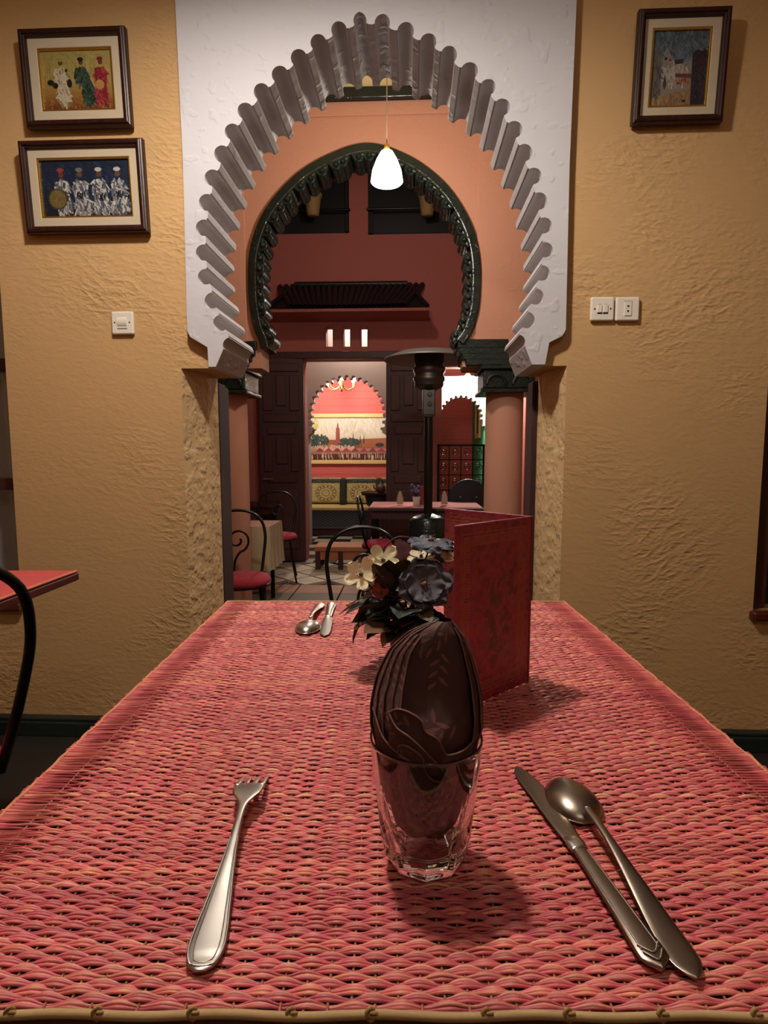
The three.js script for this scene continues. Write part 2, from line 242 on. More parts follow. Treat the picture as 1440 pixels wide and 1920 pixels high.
{ // dark green glazed arch with lobed inner edge
  const g = structGroup('trim_3', 'dark green glazed horseshoe arch with lobed inner edge');
  const n = horseC.length, inner = [], nrm = [];
  for (let i = 0; i < n; i++) { const t = horseC[Math.min(n - 1, i + 1)].clone().sub(horseC[Math.max(0, i - 1)]).normalize(); let nn = V2(t.y, -t.x); if (nn.dot(V2(-0.28, 2.1).sub(horseC[i])) < 0 && i > 8 && i < n - 8) nn.negate(); nrm.push(nn); inner.push(horseC[i].clone().addScaledVector(nn, 0.052)); }
  mesh('arch_ring', prism([...horseC, ...inner.slice().reverse()], ZA + 0.03, ZA - 0.22, [], 0.006), M.green, g);
  const sh = new THREE.Shape(); sh.moveTo(-0.05, 0); sh.lineTo(-0.043, 0.03); sh.absarc(0, 0.034, 0.034, Math.PI, 0, true); sh.lineTo(0.05, 0);
  const lobe = merge([new THREE.ExtrudeGeometry(sh, { depth: 0.17, bevelEnabled: true, bevelSize: 0.008, bevelThickness: 0.012, bevelSegments: 2, curveSegments: 8 }).translate(0, -0.01, -0.17), new THREE.SphereGeometry(0.02, 10, 8).translate(0, 0.03, 0.012)]);
  const total = []; let acc = 0; for (let i = 1; i < n; i++) { acc += inner[i].distanceTo(inner[i - 1]); total.push(acc); }
  const N = 36; for (let k = 0; k < N; k++) { const t = (k + 0.5) / N * acc; let i = total.findIndex(v => v >= t); const m = mesh('lobe', lobe, M.green, g); m.position.set(inner[i + 1].x, inner[i + 1].y, ZA + 0.015); m.rotation.z = Math.atan2(-nrm[i + 1].x, nrm[i + 1].y); m.scale.set(.95, .8, 1); }
}
function column(px, label, prof) { // round column with a glazed stepped capital
  const c = onZ(px, 800, ZA - 0.15), t = thing('column', label, 'column', [c.x, FC, ZA - 0.15]);
  const top = 1.44 - FC;
  mesh('shaft', lathe([[0.001, 0], [0.128, 0], [0.128, 0.1], [0.126, top * 0.5], [0.124, top], [0.001, top]], 48), M.orange, t);
  mesh('base', lathe([[0.13, 0], [0.17, 0], [0.17, 0.05], [0.15, 0.07], [0.15, 0.1], [0.13, 0.11]], 40), M.green, t);
  const cap = mesh('capital', [span(-0.18, 0.18, top - 0.005, top + 0.02, -0.19, 0.19, 0.008), span(-0.165, 0.165, top + 0.02, top + 0.14, -0.175, 0.175, 0.012), span(-0.185, 0.185, top + 0.14, top + 0.165, -0.195, 0.195, 0.008)], M.green, t);
  for (const x of [-0.083, 0.083]) mesh('arched_relief', new THREE.TorusGeometry(0.06, 0.01, 8, 20, Math.PI).translate(x, top + 0.045, 0.178), M.green, cap);
  const s = prof, y0 = top + 0.165;
  [[0.19, 0.042, 0.03], [0.168, 0.042, 0.075], [0.15, 0.042, 0.115], [0.12, 0.06, 0.155]].forEach(([w, h, off], i) => mesh('stepped_moulding', span(-w + s * (off + 0.06), w + s * (off - 0.03), y0 + i * 0.036 - 0.002, y0 + i * 0.036 + h, -0.17 + i * 0.002, 0.18 - i * 0.004, 0.012), M.green, t));
  return t;
}
column(430, 'salmon plaster column with dark green capital beside the iron scroll chairs', 1);
column(945, 'salmon plaster column with dark green capital rising behind the red menu', -1);
// ---------------------------------------------------------------- far wall of the courtyard
const D0 = onZ(572, 800, ZF).x, D1 = onZ(725, 800, ZF).x, DT = onZ(650, 674, ZF).y, R0 = onZ(828, 800, ZF).x, R1 = onZ(985, 800, ZF).x, RT = onZ(870, 688, ZF).y;
const rectH = (x0, x1, y0, y1) => [V2(x0, y0), V2(x1, y0), V2(x1, y1), V2(x0, y1)];
const vents = [617.5, 650, 682.5].map(px => { const a = z2(px - 6.5, 650, ZF), b = z2(px + 6.5, 612, ZF); return rectH(a.x, b.x, a.y, b.y); });
{ const u1 = [z2(480, 440, ZF), z2(654, 340, ZF)], u2 = [z2(690, 440, ZF), z2(880, 340, ZF)];
  const doors = [V2(D0, FC), V2(D0, DT), V2(D1, DT), V2(D1, FC), V2(R0, FC), V2(R0, RT), V2(R1, RT), V2(R1, FC)];
  globalThis.UP = [u1, u2];
  struct('wall_far', prism([V2(-2.8, FC), ...doors, V2(2.8, FC), V2(2.8, 5.4), V2(-2.8, 5.4)], ZF, ZF - 0.16, [...vents, rectH(u1[0].x, u1[1].x, u1[0].y, u1[1].y + 0.4), rectH(u2[0].x, u2[1].x, u2[0].y, u2[1].y + 0.4)]), M.farwall, 'dusky maroon plaster wall across the courtyard');
  [u1, u2].forEach((u, i) => { const w = structGroup(`window_${3 + i}`, 'unlit upper window across the courtyard'); const x0 = u[0].x, x1 = u[1].x, y0 = u[0].y, y1 = u[1].y + 0.4; mesh('planter_rail', bar([x0 - .01, onZ(700, 392, ZF + .02).y, ZF + .02], [x1 + .01, onZ(700, 392, ZF + .02).y, ZF + .02], .012), M.iron, w); for (const x of [x0 - .005, x1 + .005]) mesh('rail_bracket', bar([x, onZ(700, 392, ZF + .02).y, ZF - .02], [x, onZ(700, 392, ZF + .02).y, ZF + .025], .012), M.iron, w);
    mesh('pane', span(x0, x1, y0, y1, ZF - 0.16, ZF - 0.165), M.slate, w); mesh('window_frame', [span(x0, x1, y0, y0 + 0.05, ZF - 0.15, ZF - 0.1), span(x0, x0 + 0.05, y0, y1, ZF - 0.15, ZF - 0.1), span(x1 - 0.05, x1, y0, y1, ZF - 0.15, ZF - 0.1)], M.dark, w); });
}
vents.forEach((v, i) => { const w = structGroup(`window_${5 + i}`, 'small lit vent opening above the far doorway'); mesh('window_frame', [span(v[0].x - 0.006, v[0].x + 0.002, v[0].y, v[2].y, ZF - 0.15, ZF + 0.006), span(v[1].x - 0.002, v[1].x + 0.006, v[0].y, v[2].y, ZF - 0.15, ZF + 0.006)], M.farwall, w); });
{ const d = structGroup('door_2', 'tall carved brown double door standing open across the courtyard'); const w = 0.475, h = DT - FC;
  const leaf = s => { const l = mesh('door_leaf', span(0, s * w, 0.012, h, -0.025, 0.025, 0.004), M.woodDark, d);
    const bev = (x0, x1, y0, y1) => mesh('raised_panel', span(s * x0, s * x1, y0, y1, 0.022, 0.04, 0.008), M.wood, l);
    bev(0.05, 0.43, h - 0.14, h - 0.05); bev(0.05, 0.15, h - 0.55, h - 0.18); bev(0.19, 0.29, h - 0.5, h - 0.18); bev(0.33, 0.43, h - 0.55, h - 0.18); bev(0.05, 0.43, h - 0.67, h - 0.59);
    bev(0.09, 0.39, h - 0.8, h - 0.72); bev(0.05, 0.14, h - 1.2, h - 0.84); bev(0.18, 0.3, h - 1.12, h - 0.84); bev(0.34, 0.43, h - 1.2, h - 0.84); bev(0.09, 0.39, h - 1.32, h - 1.24); bev(0.06, 0.42, 0.15, h - 1.4);
    return l; };
  const l = leaf(-1); l.position.set(D0, FC, ZF + 0.06); l.rotation.y = 0.12; mesh('handle', [bar([-0.43, 0.92, 0.03], [-0.43, 0.92, 0.07], 0.008), bar([-0.43, 0.92, 0.07], [-0.33, 0.92, 0.07], 0.008)], M.steel, l, 'pale metal lever handle');
  const r = leaf(1); r.position.set(D1, FC, ZF + 0.06); r.rotation.y = -0.1;
  mesh('lintel', span(D0 - 0.45, D1 + 0.45, DT - 0.004, DT + 0.07, ZF - 0.02, ZF + 0.1, 0.008), M.woodDark, d);
}
{ // hipped tile canopy over the door
  const xl = onZ(497, 577, ZF + 0.45).x, xr = onZ(805, 574, ZF + 0.45).x, ye = onZ(650, 578, ZF + 0.45).y, yr = onZ(650, 536, ZF).y;
  const t = thing('tiled_canopy', 'black tiled canopy roof projecting above the far double door', 'roof', [(xl + xr) / 2, ye, ZF]); const hw = (xr - xl) / 2, rise = yr - ye, hr = hw - 0.22;
  mesh('soffit_board', span(-hw, hw, -0.03, 0.0, 0.005, 0.45, 0.004), M.farwall, t);
  mesh('roof_slope', new THREE.BufferGeometry().copy(grid(1, 1, (u, v) => [lerp(-hw, hw, u) * lerp(1, hr / hw, v), lerp(0.002, rise, v), lerp(0.46, 0.01, v)])), M.slate, t);
  const L = Math.hypot(rise, 0.45), tl = new THREE.CylinderGeometry(0.028, 0.032, L, 8, 1, true, -Math.PI / 2, Math.PI);
  const n = 24; for (let i = 0; i < n; i++) { const u = (i + 0.5) / n * 2 - 1; const m = mesh('roof_tile', tl, M.slate, t); m.position.set(u * .97 * (hw + hr) / 2, rise / 2 + 0.004, 0.235); m.lookAt(m.position.clone().add(V3(0, 0.45, rise)).add(t.position)); m.rotation.set(-Math.atan2(0.45, rise), 0, -u * Math.atan2(hw - hr, L) * 1.0); }
  mesh('ridge_tile', bar([-hr, rise + 0.01, 0.03], [hr, rise + 0.005, 0.03], 0.03), M.slate, t);
  for (const s of [-1, 1]) mesh('hip_tile', bar([s * hr, rise - .005, 0.03], [s * (hw - .02), 0.015, 0.44], 0.026), M.slate, t);
}
// ---------------------------------------------------------------- room behind the double door
const ZI = -7.4, ZBK = -8.9;
struct('wall_salon_left', span(-1.75, -1.65, FC, 3.1, ZF - 0.16, ZBK), M.shadedWhite); struct('wall_salon_right', span(0.1, 0.18, FC, 3.1, ZF - 0.16, ZBK - 0.1), M.shadedWhite);
struct('ceiling_salon', span(-1.75, 0.1, 3.1, 3.2, ZF - 0.16, ZBK - 0.1), M.shadedWhite);
struct('wall_salon_back', uvBox(span(-1.75, 0.1, FC, 3.1, ZBK - 0.1, ZBK)), M.redwall, 'coral red boarded wall behind the painting');
{ const c = z2(650, 780, ZI), R = 0.5, pts = []; const x0 = z2(578, 800, ZI).x, x1 = z2(724, 800, ZI).x, yt = z2(650, 703, ZI).y, cx = (x0 + x1) / 2, hw = (x1 - x0) / 2;
  const yc = yt - hw * 1.02; for (let i = 0; i <= 22; i++) { const a = Math.PI * (1.14 - i / 22 * 1.28); pts.push(V2(cx + Math.cos(a) * hw, yc + Math.sin(a) * hw * 1.02)); }
  const pr = scallop(pts, cx, yc, 0.45);
  struct('trim_4', prism([V2(-1.65, FC), V2(cx - hw, FC), V2(cx - hw, yc - hw * 0.5), ...pr, V2(cx + hw, yc - hw * 0.5), V2(cx + hw, FC), V2(0.1, FC), V2(0.1, 3.1), V2(-1.65, 3.1)], ZI, ZI - 0.2), M.shadedWhite, 'scalloped white inner arch, its shade put into a grey, framing the coral wall');
}
// room behind the right hand opening
struct('wall_side_back', uvBox(span(0.18, 1.9, FC, 3.1, -8.6, -8.5)), M.redwall); struct('ceiling_side', span(0.18, 1.9, 3.1, 3.2, ZF - 0.16, -8.6), M.shadedWhite);
struct('wall_side_right', uvBox(span(onZ(886, 780, -8.5).x, 2.2, FC, 3.1, ZF - 0.6, -8.5)), M.greenwall, 'green plaster wall behind the iron grille');
{ const x0 = R0 - 0.02, x1 = R1 + 0.02, cx = (onZ(838, 700, ZF).x + onZ(908, 700, ZF).x) / 2 + 0.02, hw = 0.27, yc = onZ(870, 775, ZF).y, pts = []; for (let i = 0; i <= 14; i++) { const a = Math.PI * (1.05 - i / 14 * 1.1); pts.push(V2(cx + Math.cos(a) * hw, yc + Math.sin(a) * hw)); }
  struct('trim_5', prism([V2(x0, yc - 0.1), V2(cx - hw, yc - 0.1), ...scallop(pts, cx, yc, 0.4), V2(cx + hw, yc - 0.1), V2(x1, yc - 0.1), V2(x1, RT), V2(x0, RT)], ZF - 0.75, ZF - 0.9), M.white, 'white scalloped arch lit by the lamp in the side room');
}

// ---------------------------------------------------------------- pictures, switches
function blobs(c, r, n, x, y, rx, ry, cols, len, wd) { for (let i = 0; i < n; i++) { const a = r() * 6.283, k = Math.sqrt(r()); c.strokeStyle = cols[Math.floor(r() * cols.length)]; c.lineWidth = wd * (0.5 + r()); c.lineCap = 'round'; const px = x + Math.cos(a) * rx * k, py = y + Math.sin(a) * ry * k, d = (r() - 0.5) * 1.2 + 1.4; c.beginPath(); c.moveTo(px, py); c.lineTo(px + Math.cos(d) * len * (0.4 + r()), py + Math.sin(d) * len * (0.4 + r())); c.stroke(); } }
const poly = (c, col, pts) => { c.fillStyle = col; c.beginPath(); pts.forEach(([x, y], i) => i ? c.lineTo(x, y) : c.moveTo(x, y)); c.closePath(); c.fill(); };
const ell = (c, col, x, y, rx, ry, rot = 0) => { c.fillStyle = col; c.beginPath(); c.ellipse(x, y, rx, ry, rot, 0, 6.2832); c.fill(); };
function backdrop(c, w, h, r, stops, n) { const g = c.createLinearGradient(0, 0, 0, h); stops.forEach(([p, col]) => g.addColorStop(p, col)); c.fillStyle = g; c.fillRect(0, 0, w, h); }
const artWalkers = canvasTex(640, 600, (c, w, h) => { const r = rng(11);
  backdrop(c, w, h, r, [[0, '#b7a95f'], [0.55, '#b99a52'], [0.75, '#a87a38'], [1, '#7a3c1e']]);
  blobs(c, r, 160, w / 2, h * 0.3, w * 0.5, h * 0.3, ['#c2b56c', '#ab9c55', '#bfae66'], 40, 14); blobs(c, r, 120, w / 2, h * 0.88, w * 0.5, h * 0.12, ['#a56b2f', '#7d3f20', '#b98440'], 50, 8);
  const robe = (x, cols, lean, head) => { poly(c, cols[0], [[x - 50, h * .3], [x + 40, h * .28], [x + 70 + lean, h * .86], [x - 40 + lean, h * .9]]); blobs(c, r, 90, x, h * .42, 60, 90, cols, 40, 13); blobs(c, r, 90, x + lean * .6, h * .72, 50, 100, cols, 60, 12); ell(c, '#6a4228', x + 6, h * .2, 20, 27); ell(c, head, x + 4, h * .15, 27, 22); };
  robe(170, ['#e3d6b4', '#cfc19c', '#8f8468', '#d9ccae'], 15, '#b59a5a'); ell(c, '#1d1512', 75, h * .53, 30, 30); ell(c, '#1d1512', 115, h * .58, 26, 30); ell(c, '#231a14', 245, h * .55, 24, 44); ell(c, '#2c2018', 225, h * .33, 12, 16);
  robe(355, ['#2f4a38', '#1f3a2c', '#4a6450', '#16261d'], 90, '#201a16'); robe(530, ['#9c2430', '#c0404a', '#7c1a26'], -10, '#8a1f28'); ell(c, '#c79a4e', 520, h * .58, 40, 50);
});
const artBand = canvasTex(720, 520, (c, w, h) => { const r = rng(12);
  backdrop(c, w, h, r, [[0, '#15263f'], [0.6, '#14223a'], [1, '#121a2a']]); blobs(c, r, 200, w / 2, h * 0.3, w * 0.5, h * 0.35, ['#17304e', '#12223a', '#1c3556'], 40, 12);
  [165, 315, 470, 620].forEach((x, i) => { const cols = ['#c8c4bc', '#9a9a9c', '#5e6474', '#e6e2d6', '#454b5e']; poly(c, '#7f828c', [[x - 55, h * .38], [x + 50, h * .36], [x + 75, h * .93], [x - 45, h * .97]]); blobs(c, r, 80, x, h * .48, 62, 85, cols, 44, 12); blobs(c, r, 90, x + 15, h * .78, 70, 85, cols, 56, 11); blobs(c, r, 14, x + 5, h * .6, 40, 30, ['#20202c', '#15151f'], 34, 8); ell(c, ['#7d3a30', '#6a4a34', '#6b4530', '#745038'][i], x, h * .25, 22, 28); ell(c, ['#a34a3a', '#7c7a64', '#d9d2c4', '#d8d6d2'][i], x - 2, h * .17, 28, 20); });
  ell(c, '#4c4426', 125, h * .68, 78, 98); ell(c, '#7a6a38', 125, h * .68, 66, 86); blobs(c, r, 30, 125, h * .68, 40, 60, ['#8a7a44', '#6d5e32'], 30, 8);
});
const artStreet = canvasTex(520, 720, (c, w, h) => { const r = rng(13);
  backdrop(c, w, h, r, [[0, '#4f5d6e'], [0.35, '#71808e'], [0.45, '#8b8f92']]); blobs(c, r, 150, w * .5, h * .15, w * .55, h * .2, ['#55687a', '#76838f', '#4a5a6c', '#687a70'], 50, 16);
  poly(c, '#a3825c', [[0, h * .85], [w * .3, h * .72], [w * .75, h * .7], [w, h * .85], [w, h], [0, h]]); blobs(c, r, 140, w * .4, h * .88, w * .5, h * .1, ['#b5946a', '#8f6d4a', '#9c8060'], 60, 10);
  poly(c, '#9a9286', [[w * .2, h * .85], [w * .2, h * .3], [w * .26, h * .2], [w * .36, h * .36], [w * .62, h * .42], [w * .72, h * .4], [w * .72, h * .76]]); poly(c, '#6b6760', [[0, h * .9], [0, h * .25], [w * .16, h * .24], [w * .19, h * .84]]); blobs(c, r, 120, w * .42, h * .55, w * .24, h * .16, ['#c4b8ae', '#b3a498', '#cfc6c2', '#a79a90'], 50, 12); blobs(c, r, 40, w * .1, h * .55, w * .08, h * .3, ['#7a766c', '#5b5852'], 60, 9);
  ell(c, '#3a3230', w * .25, h * .36, 14, 14); ell(c, '#4d4038', w * .33, h * .38, 9, 12); poly(c, '#3a3644', [[w * .4, h * .38], [w * .58, h * .37], [w * .56, h * .43], [w * .42, h * .44]]); poly(c, '#4a4440', [[w * .22, h * .7], [w * .25, h * .55], [w * .29, h * .7], [w * .26, h * .78]]);
  poly(c, '#7c4634', [[w * .44, h * .56], [w * .74, h * .57], [w * .74, h * .63], [w * .44, h * .61]]); blobs(c, r, 24, w * .58, h * .66, w * .13, h * .04, ['#a8572f', '#6a3024', '#c0704a'], 26, 9);
  poly(c, '#332c34', [[w * .74, h], [w * .72, h * .3], [w * .8, h * .26], [w, h * .22], [w, h]]); blobs(c, r, 60, w * .88, h * .6, w * .11, h * .3, ['#3c343c', '#282228', '#4a2a2e'], 60, 12); blobs(c, r, 10, w * .9, h * .24, 40, 10, ['#8d9094'], 18, 6); ell(c, '#221a16', w * .62, h * .93, 20, 12);
});
function picture(pTL, pTR, pBR, pBL, art, label, fw, lw) { // framed painting leaning slightly forward on its hook
  const bl = onZ(...pBL, ZW), br = onZ(...pBR, ZW), lean = 0.072, y0 = (bl.y + br.y) / 2, cx = (bl.x + br.x) / 2, w = br.x - bl.x; let h = 0.3;
  for (let i = 0; i < 6; i++) { const t = onZ((pTL[0] + pTR[0]) / 2, (pTL[1] + pTR[1]) / 2, ZW + 0.03 + Math.sin(lean) * h); h = (t.y - y0) / Math.cos(lean); }
  const t = thing('framed_painting', label, 'picture', [cx, y0, ZW + 0.004]); t.rotation.x = lean;
  const D = 0.032, ring = (a, b, c, d, z0, z1, bev) => prism([V2(-w / 2 + a, a), V2(w / 2 - a, a), V2(w / 2 - a, h - a), V2(-w / 2 + a, h - a)], z1, z0, [[V2(-w / 2 + b, b), V2(-w / 2 + b, h - b), V2(w / 2 - b, h - b), V2(w / 2 - b, b)]], bev);
  mesh('frame', [ring(0, fw, 0, 0, 0.002, D, 0.006), ring(fw * 0.25, fw * 0.72, 0, 0, D - 0.002, D + 0.006, 0.004)], M.frame, t);
  mesh('liner', ring(fw - 0.001, fw + lw, 0, 0, 0.002, D - 0.012, 0.002), M.linen, t, 'linen liner');
  mesh('gilt_slip', ring(fw + lw - 0.001, fw + lw + 0.006, 0, 0, 0.002, D - 0.014, 0.0015), M.gilt, t, 'thin gilt edge');
  const e = fw + lw + 0.005; const c = new THREE.PlaneGeometry(w - 2 * e, h - 2 * e); c.translate(0, h / 2, 0.012); mesh('canvas', c, std(0xcccac6, 0.45, { map: art, bumpMap: fineT, bumpScale: 0.002 }), t); return t;
}
picture([42, 50], [238, 50], [255, 245], [62, 248], artWalkers, 'square framed painting of three robed walkers, hung above another picture', 0.024, 0.03);
picture([42, 262], [272, 258], [286, 441], [62, 443], artBand, 'framed dark blue painting of four musicians dressed in white', 0.024, 0.028);
picture([1197, 13], [1364, 13], [1345, 238], [1178, 241], artStreet, 'tall framed painting of a village street with a pale building', 0.024, 0.026);
function plate(px, py, label, category, name) { const c = onZ(px, py, ZW), t = thing(name, label, category, [c.x, c.y - 0.039, ZW]); mesh('cover_plate', new RoundedBoxGeometry(0.078, 0.078, 0.014, 3, 0.006).translate(0, 0.039, 0.0085), M.plastic, t); return t; }
{ const t = plate(233, 607, 'white light switch with one wide rocker under the pictures', 'switch', 'light_switch'); const p = new THREE.CylinderGeometry(0.021, 0.021, 0.034, 20, 1, false, 0, Math.PI * 2).rotateZ(Math.PI / 2).scale(1, 0.9, 0.5).translate(0, 0.042, 0.0095); mesh('rocker', p, M.plastic, t); mesh('slot', box(0.034, 0.003, 0.003, 0, 0.02, 0.0155), M.shadowgap, t); for (const x of [-0.026, 0.026]) mesh('screw', new THREE.CylinderGeometry(0.0025, 0.0025, 0.002, 10).rotateX(Math.PI / 2).translate(x, 0.04, 0.016), M.hole, t, 'dark screw head'); }
{ const t = plate(1127, 581, 'white double rocker light switch beside the socket', 'switch', 'light_switch'); for (const x of [-0.0095, 0.0095]) { mesh('rocker', box(0.015, 0.026, 0.006, x, 0.039, 0.0165, 0.002).rotateX(0), M.plastic, t); mesh('slot', box(0.016, 0.003, 0.003, x, 0.0245, 0.0155), M.hole, t); mesh('slot', box(0.012, 0.002, 0.003, x, 0.053, 0.0155), M.shadowgap, t); } for (const x of [-0.026, 0.026]) mesh('screw', new THREE.CylinderGeometry(0.0025, 0.0025, 0.002, 10).rotateX(Math.PI / 2).translate(x, 0.039, 0.016), M.hole, t, 'dark screw head'); }
{ const t = plate(1174, 581, 'white wall socket with two pin holes', 'socket', 'wall_socket'); mesh('insert', box(0.024, 0.046, 0.003, 0, 0.039, 0.0165, 0.001), M.plastic, t); mesh('groove', box(0.026, 0.0025, 0.003, 0, 0.063, 0.0155), M.shadowgap, t); for (const y of [0.031, 0.047]) mesh('pin_hole', new THREE.CylinderGeometry(0.0032, 0.0032, 0.003, 14).rotateX(Math.PI / 2).translate(0, y, 0.0175), M.hole, t, 'dark pin hole'); }
// ---------------------------------------------------------------- lamps
{ const [p] = LAMPS.gallery; const t = thing('pendant_lamp', 'small glowing bell shaped pendant lamp hanging on a thin cord in the gallery', 'lamp', [p[0], p[1], p[2]]);
  mesh('shade', lathe([[0.012, 0.098], [0.03, 0.088], [0.052, 0.05], [0.072, 0], [0.08, -0.05], [0.074, -0.056], [0.06, -0.062], [0.001, -0.066]], 32), M.bulb, t); mesh('cord', bar([0, 0.11, 0], [0, 3.365 - p[1], 0], 0.0028), M.cloth, t); mesh('lamp_holder', lathe([[0.001, 0.125], [0.012, 0.122], [0.016, 0.098], [0.001, 0.096]], 16), M.gilt, t); }
for (const [k, lab] of [['room', 'unseen pendant lamp with a conical shade, placed to light the table and arch wall'], ['room2', 'unseen globe lamp behind the viewer, placed to light the near table']]) { const [p] = LAMPS[k]; const t = thing('unseen_globe_lamp', lab, 'lamp', p); mesh('globe', new THREE.SphereGeometry(0.05, 24, 16), std(0xffffff, 0.5, { emissive: new THREE.Color(1, .92, .8), emissiveIntensity: 4 }), t); mesh('cord', bar([0, 0.05, 0], [0, 3.3 - p[1], 0], 0.004), M.black, t); if (k === 'room') mesh('lamp_shade', lathe([[0.02, 0.11], [0.06, 0.105], [0.17, -0.045], [0.174, -0.045], [0.064, 0.112], [0.02, 0.116]], 40), M.plastic, t); mesh('ceiling_rose', lathe([[0.001, 3.3 - p[1]], [0.05, 3.3 - p[1]], [0.04, 3.27 - p[1]], [0.001, 3.265 - p[1]]], 20), M.plastic, t); }
{ const [p] = LAMPS.salon; const t = thing('chandelier', 'brass and crystal chandelier glowing in front of the coral wall', 'chandelier', [p[0] + 0.03, p[1] - 0.03, p[2]]);
  mesh('stem', [bar([0, -0.09, 0], [0, 3.13 - p[1], 0], 0.008), lathe([[0.001, -0.13], [0.02, -0.11], [0.012, -0.09], [0.045, -0.06], [0.02, -0.03], [0.03, 0], [0.012, 0.03], [0.001, 0.04]], 20)], M.gilt, t);
  for (let i = 0; i < 6; i++) { const a = i / 6 * 6.283 + 0.3, c = Math.cos(a), s = Math.sin(a); const arm = mesh('arm', tube([[0.02 * c, -0.05, 0.02 * s], [0.1 * c, -0.1, 0.1 * s], [0.19 * c, -0.06, 0.19 * s], [0.2 * c, 0.0, 0.2 * s]], 0.006, 16, 6), M.gilt, t); mesh('candle_bulb', new THREE.SphereGeometry(0.02, 12, 10).scale(1, 1.7, 1).translate(0.2 * c, 0.035, 0.2 * s), M.bulb, arm); mesh('crystal_drop', new THREE.OctahedronGeometry(0.016).scale(1, 1.6, 1).translate(0.16 * c, -0.115, 0.16 * s), M.pane, arm); } }
{ const [p] = LAMPS.courtFill; const t = thing('added_wall_lamp', 'added globe lamp hidden behind the orange wall, brightening the far side of the courtyard', 'lamp', p); mesh('globe', new THREE.SphereGeometry(0.06, 20, 14), M.bulb, t); mesh('bracket', tube([[0, .06, 0], [0, .11, .02], [0, .1, ZA - .2 - p[2]]], .009, 14, 6), M.iron, t); }
{ const [p] = LAMPS.unseenSalon; const t = thing('unseen_ceiling_globe', 'unseen globe lamp under the ceiling, placed to light the vents', 'lamp', p); mesh('globe', new THREE.SphereGeometry(0.05, 20, 14), M.bulb, t); mesh('rod', bar([0, 0.05, 0], [0, 3.1 - p[1], 0], 0.006), M.gilt, t); }
{ const [p] = LAMPS.side; const t = thing('hanging_lamp', 'bright round lamp glowing under the white scalloped side arch', 'lamp', p); mesh('globe', new THREE.SphereGeometry(0.045, 20, 14), M.bulb, t); mesh('rod', bar([0, 0.045, 0], [0, 3.1 - p[1], 0], 0.006), M.gilt, t); mesh('holder', lathe([[0.001, 0.07], [0.02, 0.065], [0.025, 0.035], [0.001, 0.03]], 16), M.gilt, t); }
// ---------------------------------------------------------------- far room furniture
{ const a = onZ(573, 870, ZBK + 0.06), b = onZ(752, 775, ZBK + 0.06), w = b.x - a.x, h = b.y - a.y;
  const art = canvasTex(1024, 540, (c, W, H) => { const r = rng(21);
    backdrop(c, W, H, r, [[0, '#c9c0ac'], [0.35, '#d6cbb8'], [0.55, '#cbb79c'], [1, '#6e3424']]); blobs(c, r, 160, W * .5, H * .2, W * .5, H * .2, ['#d8cfc0', '#c3b8a4', '#cbbf9e', '#d9c6b8'], 70, 14); blobs(c, r, 20, W * .05, H * .12, 60, 60, ['#c8bf6a', '#b6b060'], 40, 14);
    poly(c, '#8a4a32', [[W * .22, H * .52], [W * .95, H * .5], [W * .95, H * .72], [W * .1, H * .72]]); poly(c, '#9c5a38', [[W * .6, H * .5], [W * .97, H * .47], [W, H * .7], [W * .6, H * .7]]); ell(c, '#2e2630', W * .8, H * .64, 50, 26);
    blobs(c, r, 160, W * .1, H * .52, W * .12, H * .13, ['#28382c', '#34463a', '#1e2c24'], 30, 13); blobs(c, r, 150, W * .45, H * .56, W * .12, H * .1, ['#2a3a32', '#3a4a44', '#20302a'], 26, 12); blobs(c, r, 30, W * .93, H * .5, 50, 40, ['#2c3c30'], 26, 12); for (const [x, y] of [[.5, .3], [.58, .4], [.42, .45], [.07, .38], [.62, .38]]) poly(c, '#26362c', [[W * x - 9, H * .6], [W * x, H * y], [W * x + 10, H * .6]]);
    poly(c, '#8f4436', [[W * .3, H * .6], [W * .306, H * .24], [W * .345, H * .24], [W * .352, H * .6]]); poly(c, '#8f4436', [[W * .315, H * .24], [W * .317, H * .18], [W * .335, H * .18], [W * .337, H * .24]]); poly(c, '#5a2a24', [[W * .317, H * .18], [W * .326, H * .12], [W * .335, H * .18]]);
    blobs(c, r, 120, W * .3, H * .68, W * .25, H * .05, ['#c8a088', '#b58a70', '#d0b098'], 26, 10); for (let i = 0; i < 9; i++) { const x = W * (.12 + .1 * i); poly(c, i % 2 ? '#a03040' : '#8a2838', [[x - 50, H * .8], [x, H * .7], [x + 50, H * .8]]); }
    poly(c, '#4a2018', [[0, H * .86], [W, H * .84], [W, H], [0, H]]); for (let i = 0; i < 90; i++) { const x = W * r(), y = H * (.82 + .08 * r()); c.strokeStyle = ['#d8c8b0', '#b8a090', '#7a3a30', '#caa888'][Math.floor(r() * 4)]; c.lineWidth = 7; c.beginPath(); c.moveTo(x, y); c.lineTo(x + 8 * (r() - .5), y + H * .09); c.stroke(); } });
  const t = thing('wide_painting', 'wide pale framed painting of a tower, trees and a crowded market', 'picture', [a.x, a.y, ZBK + 0.005]);
  mesh('frame', prism(rectH(0, w, 0, h), 0.04, 0, [rectH(0.06, w - 0.06, 0.06, h - 0.06).reverse()], 0.008), std(0xd8b878, 0.5), t); const c = new THREE.PlaneGeometry(w - 0.11, h - 0.11).translate(w / 2, h / 2, 0.015); mesh('canvas', c, std(0xffffff, 0.6, { map: art }), t); }
